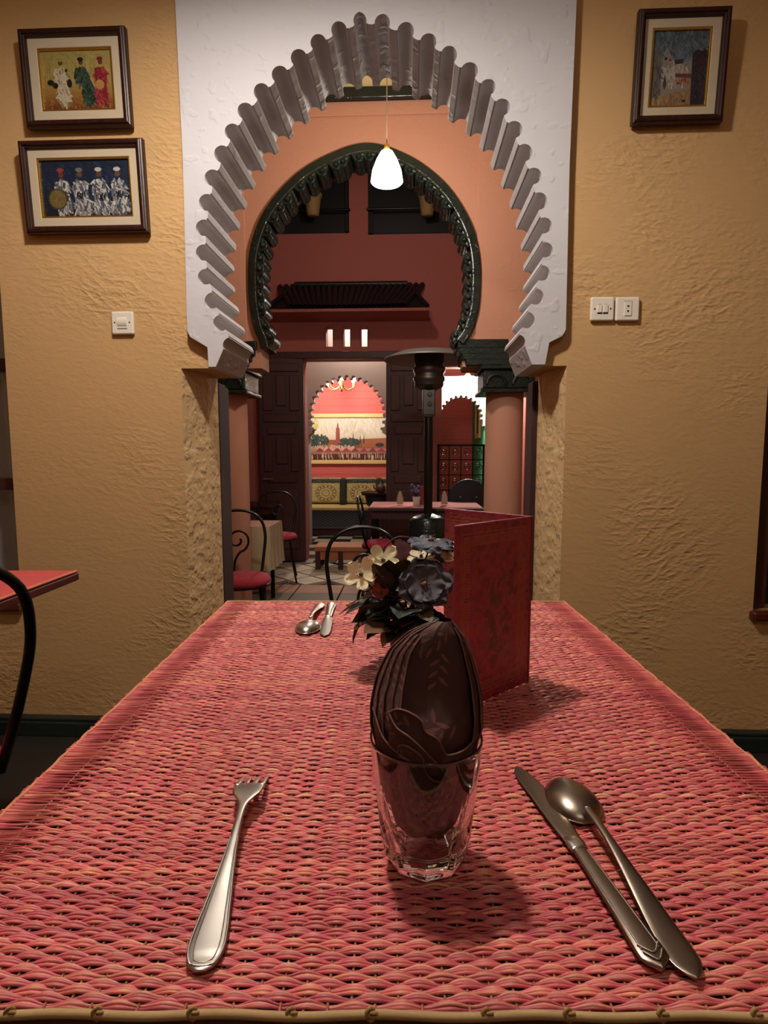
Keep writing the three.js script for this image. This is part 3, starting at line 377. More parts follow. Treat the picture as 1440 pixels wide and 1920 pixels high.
const medal = canvasTex(512, 512, (c, w, h) => { c.fillStyle = '#b3a268'; c.fillRect(0, 0, w, h); const r = rng(31); for (let i = 0; i < 900; i++) ell(c, r() < .5 ? '#94845a' : '#c8b888', r() * w, r() * h, 7, 5, r() * 3); c.strokeStyle = '#6e623a'; c.lineWidth = 12; for (const R of [60, 110, 170]) { c.beginPath(); c.arc(w / 2, h * .6, R, 0, 6.3); c.stroke(); } for (let i = 0; i < 14; i++) { const a = i / 14 * 6.283; ell(c, '#5c5230', w / 2 + 140 * Math.cos(a), h * .6 + 140 * Math.sin(a), 20, 14, a); } c.fillStyle = '#33382a'; c.fillRect(0, 0, w, h * .2); for (let i = 0; i < 200; i++) ell(c, r() < .5 ? '#4c5238' : '#242a20', r() * w, r() * h * .2, 12, 7, r() * 3); });
const lattice = canvasTex(512, 256, (c, w, h) => { c.fillStyle = '#20242a'; c.fillRect(0, 0, w, h); c.strokeStyle = '#4a4c4c'; c.lineWidth = 6; for (let i = -8; i < 24; i++) { c.beginPath(); c.moveTo(i * 40, 0); c.lineTo(i * 40 + 256, h); c.moveTo(i * 40 + 256, 0); c.lineTo(i * 40, h); c.stroke(); } });
lattice.wrapS = THREE.RepeatWrapping; lattice.repeat.set(2, 1);
{ const zf = -8.22, x0 = -1.64, x1 = 0.08, w = x1 - x0; const t = thing('banquette', 'low banquette with lattice front and pale seat under the wide painting', 'bench', [(x0 + x1) / 2, FC, zf]);
  mesh('plinth', span(-w / 2, w / 2, 0, 0.12, -0.6, -0.03, 0.01), M.woodDark, t); const f = span(-w / 2, w / 2, 0.12, 0.37, -0.6, 0); mesh('lattice_front', f, std(0xffffff, 0.8, { map: lattice }), t); mesh('rail', span(-w / 2, w / 2, 0.1, 0.13, -0.05, 0.012, 0.006), M.woodDark, t); mesh('seat_cushion', span(-w / 2, w / 2, 0.37, 0.425, -0.6, 0.02, 0.02), std(0xb5a26a, 0.9), t);
  const cu = new RoundedBoxGeometry(0.5, 0.4, 0.14, 4, 0.06), cm = std(0xffffff, 0.9, { map: medal });
  [[-1.46, 'leftmost patterned gold cushion on the banquette'], [-0.93, 'second patterned gold cushion along the banquette'], [-0.4, 'patterned gold cushion on the banquette beside the dark tray table']].forEach(([x, l]) => { const k = tag(mesh('cushion', cu, cm), l, 'cushion', 'cushions along the banquette'); k.position.set(x + 0.18, FC + 0.425 + 0.2, zf - 0.49); k.rotation.x = -0.12; });
  [-1.02, -0.48].forEach((x, i) => { const k = tag(mesh('bolster', new RoundedBoxGeometry(0.1, 0.4, 0.12, 3, 0.04), std(0x23281f, 0.9)), i ? 'dark upright cushion between the gold cushions, nearer the tray table' : 'dark upright cushion between the two foremost gold cushions', 'cushion'); k.position.set(x + 0.01, FC + 0.425 + 0.2, zf - 0.36); k.rotation.x = -0.12; }); }
{ const z = -7.75, c = onZ(706, 925, z); const t = thing('tray_table', 'dark carved tray table inside the far doorway', 'table', [c.x, FC, z]); const h = c.y - FC; mesh('tray', [lathe([[0.001, h], [0.2, h], [0.215, h + 0.02], [0.2, h - 0.02], [0.001, h - 0.02]], 24)], M.woodDark, t); for (let i = 0; i < 4; i++) { const a = i * 1.571 + .6; mesh('leg', bar([0.16 * Math.cos(a), 0, 0.16 * Math.sin(a)], [0.1 * Math.cos(a), h - 0.02, 0.1 * Math.sin(a)], 0.018), M.woodDark, t); } mesh('apron', lathe([[0.13, h - 0.16], [0.16, h - 0.02], [0.12, h - 0.02]], 16), M.dark, t);
  const p = thing('teapot', 'dark round teapot standing on the tray table', 'teapot', [c.x + 0.06, c.y + 0.002, z]); mesh('body', lathe([[0.001, 0], [0.04, 0], [0.065, 0.04], [0.06, 0.09], [0.03, 0.12], [0.001, 0.125]], 20), M.woodDark, p); mesh('lid', lathe([[0.03, 0.12], [0.02, 0.14], [0.008, 0.15], [0.012, 0.165], [0.001, 0.17]], 14), M.woodDark, p); mesh('spout', tube([[-0.055, 0.05, 0], [-0.09, 0.07, 0], [-0.1, 0.11, 0]], 0.009, 10, 6), M.woodDark, p); }
{ const z = -5.95, a = onZ(592, 1022, z), b = onZ(690, 1022, z), w = b.x - a.x; const t = thing('low_bench', 'low terracotta coloured wooden bench in front of the far doorway', 'bench', [(a.x + b.x) / 2, FC, z]); const h = 0.24; mesh('top', span(-w / 2, w / 2, h - 0.05, h, -0.2, 0.14, 0.01), M.terracotta, t); mesh('front_panel', span(-w / 2 + 0.02, w / 2 - 0.02, 0.1, h - 0.05, 0.1, 0.12, 0.004), M.terracotta, t); for (const x of [-1, 0, 1]) mesh('leg', span(x * (w / 2 - 0.04) - 0.025, x * (w / 2 - 0.04) + 0.025, 0, h - 0.05, 0.08, 0.13, 0.006), M.woodDark, t); for (const x of [-1, 1]) mesh('leg', span(x * (w / 2 - 0.04) - 0.025, x * (w / 2 - 0.04) + 0.025, 0, h - 0.05, -0.19, -0.14, 0.006), M.woodDark, t); }
{ const z = ZF + 0.03, a = onZ(819, 947, z), b = onZ(909, 833, z), w = b.x - a.x, h = b.y - a.y; const t = thing('iron_grille', 'black wrought iron grille of squares standing by the side opening', 'grille', [a.x, FC, z]); const y0 = a.y - FC;
  mesh('frame', [span(0, 0.022, 0, y0 + h, -.011, .011), span(w - 0.022, w, 0, y0 + h, -.011, .011), span(0, w, y0 + h - 0.022, y0 + h, -.011, .011), span(0, w, 0.08, 0.1, -.011, .011)], M.iron, t);
  const nx = 4, ny = 4, cx = w / nx, cy = h / ny; for (let i = 1; i < nx; i++) mesh('upright_bar', span(i * cx - .006, i * cx + .006, 0.1, y0 + h - 0.022, -.006, .006), M.iron, t); for (let j = -3; j < ny; j++) if (y0 + j * cy > 0.15) mesh('cross_bar', span(0.022, w - 0.022, y0 + j * cy - .006, y0 + j * cy + .006, -.006, .006), M.iron, t);
  const sc = tube(Array.from({ length: 18 }, (_, k) => { const a = k / 17 * 8.5, r = 0.012 + 0.03 * k / 17; return V3(Math.cos(a) * r, Math.sin(a) * r, 0); }), 0.004, 40, 5); for (let j = 0; j < ny; j++) for (let i = 0; i < nx; i++) mesh('scroll', sc, M.iron, t).position.set((i + .5) * cx, y0 + (j + .5) * cy, 0.004); }
{ const xw = onZ(886, 780, -8.5).x; const p = onZ(901, 785, -7.9); const zc = -7.65, t = thing('gilt_picture', 'gilt framed picture on the green side wall', 'picture', [xw - 0.002, onZ(900, 822, zc).y, zc]); t.rotation.y = -Math.PI / 2; const w = 0.5, h = 0.6; mesh('frame', prism(rectH(-w / 2, w / 2, 0, h), 0.03, 0, [rectH(-w / 2 + .06, w / 2 - .06, .06, h - .06).reverse()], 0.008), std(0xb89a5c, 0.4), t); mesh('print', new THREE.PlaneGeometry(w - .1, h - .1).translate(0, h / 2, 0.012), std(0x6f6a52, 0.6, { map: artWalkers }), t); }
for (const [px, lab] of [[587, 'yellow hanging flower pot at the unlit upper window, nearer the iron chairs'], [801, 'yellow hanging flower pot at the unlit upper window above the heater']]) { const z = ZF + 0.14, c = onZ(px, 404, z), top = onZ(px, 365, z), t = thing('hanging_flower_pot', lab, 'flower pot', [c.x, c.y, z]); const h = top.y - c.y; mesh('pot', lathe([[0.001, 0], [0.06, 0], [0.088, h], [0.08, h], [0.055, 0.02], [0.001, 0.02]], 24), std(0x8f7444, 0.7), t); mesh('rim', lathe([[0.086, h - .02], [0.096, h - .02], [0.096, h + 0.004], [0.08, h + 0.004]], 24), std(0x8f7444, 0.7), t); mesh('bracket', tube([[0, onZ(700, 392, ZF + .02).y - c.y - .02, -.13], [0, onZ(700, 392, ZF + .02).y - c.y + .014, -.12], [0, onZ(700, 392, ZF + .02).y - c.y + .01, -.09], [0, h * .4, -.07]], 0.006, 16, 6), M.iron, t); const r = rng(px); const fol = []; for (let i = 0; i < 34; i++) { const g = new THREE.SphereGeometry(0.03, 5, 4).scale(1, 0.3, 0.6); g.rotateZ(r() * 3).rotateY(r() * 6); g.translate((r() - .5) * .22, h + .02 + r() * .13, (r() - .5) * .14); fol.push(g); } mesh('foliage', fol, M.leaf, t); }
// ---------------------------------------------------------------- courtyard furniture
{ const z = -4.75, c = onZ(803, 900, z), t = thing('patio_heater', 'tall patio heater with wide silver reflector hat and black gas cover', 'heater', [c.x, FC, z]);
  const Y = py => onZ(803, py, z).y - FC, k = -z / FPX;
  mesh('tank_cover', lathe([[0.001, 0], [0.185, 0], [0.185, 0.04], [0.172, 0.06], [0.17, Y(1012)], [0.155, Y(975)], [0.115, Y(968)], [0.03, Y(962)], [0.001, Y(962)]], 40), M.green, t); mesh('cover_band', lathe([[0.168, Y(1015)], [0.18, Y(1013)], [0.18, Y(1007)], [0.164, Y(1005)]], 40), M.black, t);
  mesh('pole', bar([0, Y(964), 0], [0, Y(778), 0], 0.036, 20), M.black, t);
  mesh('valve_box', [span(-0.052, 0.052, Y(780), Y(730), -0.05, 0.05, 0.01), span(-0.045, 0.045, Y(782), Y(776), -0.045, 0.045, .004)], M.steelDark, t); for (const y of [740, 758]) mesh('knob', new THREE.CylinderGeometry(0.018, 0.02, 0.02, 16).rotateX(Math.PI / 2).translate(0.004, Y(y), 0.058), M.black, t);
  mesh('burner', lathe([[0.06, Y(732)], [0.11, Y(726)], [0.118, Y(722)], [0.118, Y(716)], [0.128, Y(714)], [0.128, Y(708)], [0.118, Y(706)], [0.118, Y(700)], [0.128, Y(698)], [0.13, Y(690)], [0.115, Y(688)]], 40), std(0x5a524c, 0.45, { metalness: 0.9 }), t); mesh('emitter_screen', lathe([[0.115, Y(690)], [0.12, Y(664)]], 40), M.slate, t);
  mesh('reflector_hat', lathe([[0.001, Y(656)], [0.1, Y(657)], [0.25, Y(662)], [0.362, Y(673)], [0.366, Y(676)], [0.358, Y(675)], [0.25, Y(665)], [0.1, Y(660.5)], [0.001, Y(660)]], 64), std(0x9a938e, 0.5, { metalness: 0.55 }), t); }
function hoopChair(label, seatMat = M.cushion) { // bent black iron chair: tall hoop back with an inner scroll
  const t = thing('iron_hoop_chair', label, 'chair');
  mesh('seat_frame', new THREE.TorusGeometry(0.195, 0.009, 8, 36).rotateX(Math.PI / 2).translate(0, 0.43, 0), M.iron, t); mesh('seat_cushion', lathe([[0.001, 0.425], [0.19, 0.425], [0.205, 0.445], [0.19, 0.475], [0.12, 0.488], [0.001, 0.492]], 32), seatMat, t);
  for (const [x, z] of [[-1, 1], [1, 1], [-1, -1], [1, -1]]) mesh('leg', tube([[x * 0.13, 0.43, z * 0.13], [x * 0.15, 0.25, z * 0.15], [x * 0.19, 0.006, z * 0.19]], 0.0095, 14, 8), M.iron, t);
  mesh('back_hoop', tube([[-0.15, 0.43, -0.14], [-0.175, 0.58, -0.18], [-0.19, 0.72, -0.205], [-0.165, 0.82, -0.222], [-0.09, 0.878, -0.232], [0, 0.893, -0.236], [0.09, 0.878, -0.232], [0.165, 0.82, -0.222], [0.19, 0.72, -0.205], [0.175, 0.58, -0.18], [0.15, 0.43, -0.14]], 0.0105, 64, 10), M.iron, t);
  const sp = Array.from({ length: 26 }, (_, k) => { const a = -1.4 + k / 25 * 8.2, r = 0.085 * (1 - k / 32); return V3(Math.cos(a) * r, 0.69 + Math.sin(a) * r, -0.195 - Math.sin(a) * r * .2); }); mesh('inner_scroll', tube([V3(-0.03, 0.45, -0.15), V3(-0.02, 0.55, -0.17), ...sp], 0.008, 70, 8), M.iron, t);
  return t;
}
const ch0 = hoopChair('black iron hoop back chair close behind the flowers in the archway'); { const p = onZ(692, 990, -2.95); ch0.position.set(p.x, FC, -2.62); ch0.rotation.y = 0.12; ch0.scale.setScalar(0.93); }
{ const t = thing('quilted_cushion', 'dark maroon quilted cushion leaning in the iron chair behind the flowers', 'cushion', [0.13 + ch0.position.x, FC + 0.46, -2.62]); t.rotation.set(-0.25, 0.1, -0.5); const g = grid(24, 24, (u, v) => { const x = (u - .5) * .3, y = v * .32, e = Math.pow(Math.max(0, 1 - Math.pow(Math.abs(2 * u - 1), 6)) * Math.max(0, 1 - Math.pow(Math.abs(2 * v - 1), 6)), .5); return [x, y, 0.03 * e * (0.75 + .25 * Math.abs(Math.sin((u + v) * 9.4) * Math.sin((u - v) * 9.4)))]; }); const b = g.clone().scale(1, 1, -1); mesh('cover', [g, b], M.maroon, t); mesh('piping', tube([[-.15, 0, 0], [.15, 0, 0], [.15, .32, 0], [-.15, .32, 0]].map(q => V3(...q)), 0.005, 60, 6, true), M.wood, t); }
const ch = (px, py, z, turn, label) => { const p = onZ(px, py, z); return copy(ch0, [p.x, FC, z], turn, label); };
ch(448, 1000, -3.45, 0.35, 'black iron hoop chair with red cushion beside the dark door post, nearest of its cluster');
ch(519, 1000, -5.3, 0.2, 'black iron scroll back chair with red cushion by the far double door');
ch(720, 960, -4.88, 1.57, 'black iron chair with red cushion beside the heater base');
{ const c = ch(-14, 1045, -1.22, 0, 'black iron hoop chair pushed up to the small red side table'); c.position.set(-1.0, 0, -.98); c.rotation.y = -2.0; c.scale.setScalar(0.97); }
{ const p = onZ(878, 945, -5.45), t = thing('round_back_chair', 'black chair with a rounded solid back near the iron grille', 'chair', [p.x + .03, FC, -5.98]); mesh('backrest', prism([...Array.from({ length: 17 }, (_, i) => V2(.2 * Math.cos(i / 16 * Math.PI), .74 + .2 * Math.sin(i / 16 * Math.PI))), V2(-.18, .5), V2(.18, .5)], 0.22, 0.19, [], .008), M.slate, t); mesh('seat', lathe([[.001, .43], [.2, .43], [.21, .45], [.19, .47], [.001, .475]], 28), M.slate, t); for (const [x, z] of [[-1, 1], [1, 1], [-1, -1], [1, -1]]) mesh('leg', bar([x * .14, .44, z * .14], [x * .17, 0, z * .18], .012), M.iron, t); mesh('back_post', [bar([-.16, .44, .19], [-.16, .6, .2], .01), bar([.16, .44, .19], [.16, .6, .2], .01)], M.iron, t); for (const x of [-.08, .08]) mesh('stud', new THREE.SphereGeometry(.012, 10, 8).translate(x, .76, .222), M.steel, t); }
function courtTable(px0, px1, z, depth, label, h) { const a = onZ(px0, 955, z), b = onZ(px1, 955, z), w = b.x - a.x, t = thing('courtyard_table', label, 'table', [(a.x + b.x) / 2, FC, z - depth / 2]); mesh('table_top', span(-w / 2, w / 2, h - .03, h, -depth / 2, depth / 2, .006), M.woodDark, t); mesh('apron', span(-w / 2 + .03, w / 2 - .03, h - .1, h - .03, -depth / 2 + .03, depth / 2 - .03), M.woodDark, t); for (const [x, s] of [[-1, 1], [1, 1], [-1, -1], [1, -1]]) mesh('leg', bar([x * (w / 2 - .05), 0, s * (depth / 2 - .05)], [x * (w / 2 - .05), h - .03, s * (depth / 2 - .05)], .02), M.iron, t); return t; }
{ const z = -5.05, h = .715, tb = courtTable(690, 908, z, .62, 'dark courtyard table laid with a pink mat behind the heater', h), y = FC + h; const mat = std(0xd07a78, .8, { bumpMap: fineT, bumpScale: .003 });
  tag(mesh('table_mat', span(-.5, .5, 0, .006, -.29, .29, .002), mat), 'pink mat on the courtyard table behind the heater', 'mat').position.set(tb.position.x, y, tb.position.z);
  const put = (name, px, lab, cat, zz = z - .2) => { const p = onZ(px, 950, zz); return thing(name, lab, cat, [p.x, y + .0075, zz]); };
  for (const [px, lab] of [[750, 'folded pale napkin in a glass on the courtyard table, beside the white flower vase'], [833, 'folded pale napkin on the courtyard table beyond the heater pole']]) { const t = put('folded_napkin', px, lab, 'napkin'); mesh('tumbler', lathe([[.001, 0], [.025, 0], [.034, .08], [.031, .08], [.022, .006], [.001, .006]], 20), M.pane, t); mesh('cloth_fold', grid(16, 10, (u, v) => { const a = u * 6.283, r = .03 * Math.sqrt(Math.max(.02, 1 - v * v)) * (1 + .15 * Math.sin(a * 3)); return [Math.cos(a) * r, .012 + v * .12, Math.sin(a) * r * .7]; }).scale(.9, 1, .9), std(0xa99c86, .9), t); }
  { const t = put('flower_vase', 781, 'small white vase with purple flowers on the courtyard table', 'vase'); mesh('vase', lathe([[.001, 0], [.03, 0], [.038, .08], [.034, .08], [.026, .005], [.001, .005]], 20), std(0xcfc8be, .4), t); const r = rng(9); for (let i = 0; i < 9; i++) { const a = r() * 6.28, x = Math.cos(a) * .05 * r(), zz2 = Math.sin(a) * .04, yy = .12 + r() * .07; mesh('stem', bar([0, .06, 0], [x, yy, zz2], .002, 5), M.leaf, t); mesh('blossom', new THREE.IcosahedronGeometry(.017, 1).translate(x, yy, zz2), std(0x6a5a86, .8), t); } }
  { const t = put('menu_card', 796, 'small red upright menu on the courtyard table', 'menu', z - .28); mesh('cover', span(-.045, .045, 0, .17, -.004, .004, .002), std(0x7c2226, .6), t); mesh('back_cover', span(-.045, .045, 0, .17, -.03, -.024, .002), std(0x7c2226, .6), t); } }
{ const h = .64, c = onZ(455, 990, -3.75); const t = thing('draped_table', 'table under a beige cloth with pink top beside the iron chairs', 'table', [onZ(513, 990, -4.3).x - .4, FC, -4.4]); mesh('table_top', span(-.36, .36, h - .02, h, -.3, .1, .006), std(0xc08a78, .8), t); mesh('tablecloth', grid(80, 6, (u, v) => { const P = [[-.37, .11], [.37, .11], [.37, -.31], [-.37, -.31], [-.37, .11]], k = Math.min(3.999, u * 4), i = Math.floor(k), f = k - i; const x = lerp(P[i][0], P[i + 1][0], f), z = lerp(P[i][1], P[i + 1][1], f), w = .012 * v * Math.sin(u * 90); return [x * (1 + .04 * v) + w, h + .002 - v * .34, z * (1 + .04 * v) + w]; }), M.cloth, t); for (const [x, z] of [[-.3, .05], [.3, .05], [-.3, -.25], [.3, -.25]]) mesh('leg', bar([x, 0, z], [x, h - .02, z], .018), M.iron, t);
  const b = courtTable(400, 508, -5.7, .4, 'small pink topped table further back by the far door', .68); }
{ const p = onZ(437, 640, -3.0), t = thing('small_picture', 'small dark framed picture on the gallery wall, mostly hidden by the white arch', 'picture', [onZ(432, 640, ZA + .02).x, onZ(432, 642, ZA + .02).y, ZA + 0.015]); mesh('frame', prism(rectH(-.05, .05, 0, .12), .02, 0, [rectH(-.04, .04, .01, .11).reverse()], .003), M.frame, t); mesh('print', new THREE.PlaneGeometry(.082, .102).translate(0, .06, .006), M.linen, t); }
// ---------------------------------------------------------------- red side tables at the frame's edge
const MATR = [0xb8363c, 0xc0443f, 0xa82d38, 0xbf5244, 0xb23040].map(c => std(c, 0.62, { vertexColors: true }));
{ const t = thing('side_table', 'small red topped table against the wall below the left window', 'table', [-1.19, 0, -1.2], 0.03); mesh('table_top', span(-.34, .34, .722, .742, -.22, .25, .004), M.woodRed, t); mesh('pedestal', lathe([[.001, 0], [.2, 0], [.2, .015], [.04, .03], [.03, .1], [.03, .68], [.1, .722], [.001, .722]], 28).translate(-.2, 0, -.05), M.iron, t);
  const m = thing('red_side_mat', 'faded red woven mat on the small side table', 'mat', [-1.19, .742, -1.2], 0.03); mesh('weave', grid(2, 120, (u, v) => [lerp(-.335, .335, u), .004 + .0025 * Math.abs(Math.sin(v * 120)), lerp(-.215, .245, v)]), std(0xb5443f, .7), m); mesh('hem', tube([[.335, .004, .245], [.336, .005, 0], [.335, .004, -.215]], .004, 20, 6), std(0xc46a50, .8), m); }

// ---------------------------------------------------------------- the laid table
const TH = 0.0435, TW = 0.69, TL = 0.876, TC = V3(-0.0105, 0, -0.717), TY = 0.75;
const toT = p => { const x = p.x - TC.x, z = p.z - TC.z, c = Math.cos(TH), s = Math.sin(TH); return V2(x * c - z * s, x * s + z * c); };
{ const t = thing('dining_table', 'dark wooden dining table covered by the red woven mat, in front of the archway', 'table', [TC.x, 0, TC.z], TH);
  mesh('table_top', span(-TW / 2 + .004, TW / 2 - .004, .716, .744, -TL / 2 + .004, TL / 2 - .004, .005), std(0x5e1a1c, .6, { map: woodT }), t); mesh('apron', [span(-.3, .3, .64, .716, -.4, -.38), span(-.3, .3, .64, .716, .38, .4), span(-.31, -.29, .64, .716, -.4, .4), span(.29, .31, .64, .716, -.4, .4)], M.woodDark, t);
  for (const [x, z] of [[-1, 1], [1, 1], [-1, -1], [1, -1]]) mesh('leg', span(x * .285 - .022, x * .285 + .022, 0, .716, z * .375 - .022, z * .375 + .022, .004), M.woodDark, t); }
{ // woven reed mat: every weft strand is a bundle of reeds that dives over and under the warp cords
  const mat = thing('woven_mat', 'red and coral woven reed mat covering the whole dining table', 'mat', [TC.x, 0.744, TC.z], TH);
  const S = 0.0130, rows = 196, pitch = (TL - .012) / rows, nW = Math.round(TW / S), A = 0.0013;
  const cols = [[.56, .10, .105], [.62, .15, .12], [.52, .075, .095], [.66, .26, .15], [.45, .055, .08]];
  function strand(phase, seed) {
    const r = rng(seed), geos = [], nseg = nW * 4;
    for (let k = 0; k < 3; k++) { const off = (k - 1) * 0.00135 + (r() - .5) * .0002, wob = r() * 9, hue = r(), pos = [], col = [], idx = [], jit = r() * .5; const base = cols[Math.floor(hue * hue * 4.99)];
      const sec = [[-1, -.1], [-.55, .85], [.55, .85], [1, -.1], [0, -.9]];
      for (let i = 0; i <= nseg; i++) { const x = -TW / 2 + TW * i / nseg, e = TW / 2 - Math.abs(x); const ph = Math.PI * x / S + phase * Math.PI, sgn = Math.cos(ph), lift = e < .05 ? lerp(.0, sgn, smooth(.02, .055, e)) : sgn;
        const slit = 1 - .5 * smooth(.006, .02, e) * (1 - smooth(.035, .06, e)); const bulge = (.78 + .34 * smooth(-.3, .9, lift));
        const w = .00094 * bulge * slit, zc = off * (.72 + .42 * smooth(-.6, .8, lift)) * slit + .0004 * Math.sin(x * 37 + wob), yc = .0033 + A * lift + .00035 * Math.sin(x * 91 + wob + k) + (k === 1 ? .0003 : 0);
        for (const [a, b] of sec) { pos.push(x, yc + b * .00115, zc + a * w); const v = vn(x * 60 + wob * 7, k * 3 + seed, 4096, 64, 5), worn = smooth(.5, 1, lift) * v; const m = cols[3]; const dk = .8 + .35 * vn(x * 25 + wob * 3, seed + k, 4096, 64, 8); col.push(lerp(base[0], m[0], worn * .7) * dk, lerp(base[1], m[1], worn * .7) * dk, lerp(base[2], m[2], worn * .7) * dk); } }
      for (let i = 0; i < nseg; i++) for (let j = 0; j < 5; j++) { const a = i * 5 + j, b = i * 5 + (j + 1) % 5; idx.push(a, a + 5, b + 5, a, b + 5, b); }
      const g = new THREE.BufferGeometry(); g.setAttribute('position', new THREE.Float32BufferAttribute(pos, 3)); g.setAttribute('color', new THREE.Float32BufferAttribute(col, 3)); g.setIndex(idx); g.computeVertexNormals(); geos.push(g); }
    return mergeGeometries(geos);
  }
  const vars = [[], []]; for (let p = 0; p < 2; p++) for (let k = 0; k < 4; k++) vars[p].push(strand(p, 300 + p * 10 + k));
  const mats = [[1.0, 1.0, 1.0], [1.12, 1.18, 1.1], [.9, .82, .88], [1.15, 1.5, 1.2], [.82, .7, .8], [1.05, 1.05, 1.15]].map(c => new THREE.MeshStandardMaterial({ color: new THREE.Color(...c), roughness: .5, vertexColors: true }));
  const r = rng(71); let band = 0;
  for (let i = 0; i < rows; i++) { if (r() < .35) band = Math.floor(r() * 6); const m = mesh('strand', vars[i % 2][Math.floor(r() * 4)], mats[r() < .6 ? band : Math.floor(r() * 6)], mat); m.position.set((r() - .5) * .004, 0, -TL / 2 + .006 + (i + .5) * pitch); m.rotation.y = (r() - .5) * .0012; m.scale.set(1, 1, 1.2); }
  const cordM = std(0x9a5a40, .8), cord = tube([[0, 0, -TL / 2 + .004], [0, 0, 0], [0, 0, TL / 2 - .004]], .0009, 8, 5);
  for (let i = 2; i < nW - 2; i++) mesh('warp_cord', cord, cordM, mat).position.set(-TW / 2 + (i + .5) * S, .0033, 0);
  const edgeM = std(0xc47a52, .75), rr = rng(4);
  for (const s of [-1, 1]) mesh('edge_cord', tube(Array.from({ length: 60 }, (_, i) => V3(s * (TW / 2 - .002 + .0008 * Math.sin(i * 2.2)), .0034 + .0006 * Math.sin(i * 1.7), -TL / 2 + TL * i / 59)), .0021, 240, 6), edgeM, mat);
  for (const s of [-1, 1]) { const e = mesh('end_binding', tube(Array.from({ length: 40 }, (_, i) => V3(-TW / 2 + TW * i / 39, .0034, s * (TL / 2 - .003 + .0008 * Math.sin(i * 1.3)))), .0024, 160, 6), std(0xa8885a, .8), mat); if (s > 0) for (let i = 0; i < 14; i++) mesh('knot', new THREE.TorusKnotGeometry(.0022, .0011, 24, 5).translate(-TW / 2 + (i + .4 + .3 * rr()) * TW / 14, .0042, TL / 2 - .003), std(0x94703f, .85), e); }
}
// ---------------------------------------------------------------- cutlery
const SEC = [[-1, .15], [-.86, .62], [-.5, .92], [0, 1], [.5, .92], [.86, .62], [1, .15], [.8, -.6], [0, -.75], [-.8, -.6]];
function along(keysY, keysW, keysT, z0, z1, n, x = () => 0) { const y = curve1(keysY), w = curve1(keysW), t = curve1(keysT), out = []; for (let i = 0; i <= n; i++) { const z = lerp(z0, z1, i / n), d = .0005, sl = (y(z + d) - y(z - d)) / (2 * d), q = Math.hypot(1, sl); out.push({ c: [x(z), y(z), -z], s: [1, 0, 0], n: [0, 1 / q, sl / q], w: w(z), t: t(z) }); } return out; }
function placed(name, label, category, pEnd, pTip, len, group) { const a = onY(...pEnd, TY + .004), b = onY(...pTip, TY + .004), d = b.clone().sub(a); const t = thing(name, label, category, [a.x, TY + .0006, a.z], Math.atan2(-d.x, -d.z), group); t.userData.k = d.length() / len; t.scale.set(Math.min(1.12, Math.max(.9, d.length() / len)), 1, d.length() / len); delete t.userData.k; return t; }
{ // fork, lying tines down: back of the head up
  const t = placed('dinner_fork', 'silver fork with round ended handle lying tines down on the red mat', 'fork', [375, 1818], [480, 1452], .2);
  const Y = [[0, .0022], [.012, .0026], [.05, .0058], [.09, .0110], [.125, .0150], [.145, .0152], [.16, .0142], [.172, .0118], [.186, .0072], [.2, .0014]];
  const Wk = [[0, .0035], [.002, .0068], [.006, .0094], [.013, .0112], [.022, .0112], [.04, .0094], [.065, .0066], [.09, .0043], [.115, .0031], [.13, .0031], [.138, .0042], [.146, .0078], [.154, .0118], [.162, .0128], [.17, .0130]];
  mesh('handle', loft(along(Y, Wk, [[0, .0014], [.05, .0014], [.115, .0019], [.14, .0013], [.17, .001]], 0, .17, 70), SEC), M.steel, t);
  const w = curve1(Wk), y = curve1(Y), rim = []; for (let i = 0; i <= 30; i++) { const z = lerp(.1, .004, i / 30); rim.push(V3(-(w(z) - .0011), y(z) + .0012, -z)); } for (let i = 1; i < 8; i++) { const a = Math.PI - Math.PI * i / 8; rim.push(V3(Math.cos(a) * .0064, y(.0035) + .0012, -.0046 + Math.sin(a) * .0022)); } for (let i = 0; i <= 30; i++) { const z = lerp(.004, .1, i / 30); rim.push(V3(w(z) - .0011, y(z) + .0012, -z)); }
  mesh('handle_rim', tube(rim, .00085, 160, 6), M.steel, t);
  const inn = rim.map(p => V3(p.x * .72, p.y + .0001, p.z - (p.z > -.02 ? .0022 : 0))); mesh('handle_groove', tube(inn, .0004, 140, 5), M.steelWorn, t);
  for (const x of [-.0107, -.0036, .0036, .0107]) mesh('tine', loft(along(Y, [[.168, .0022], [.19, .0019], [.2, .0011]], [[.168, .001], [.2, .0008]], .168, .2, 14, () => x), SEC), M.steel, t); }
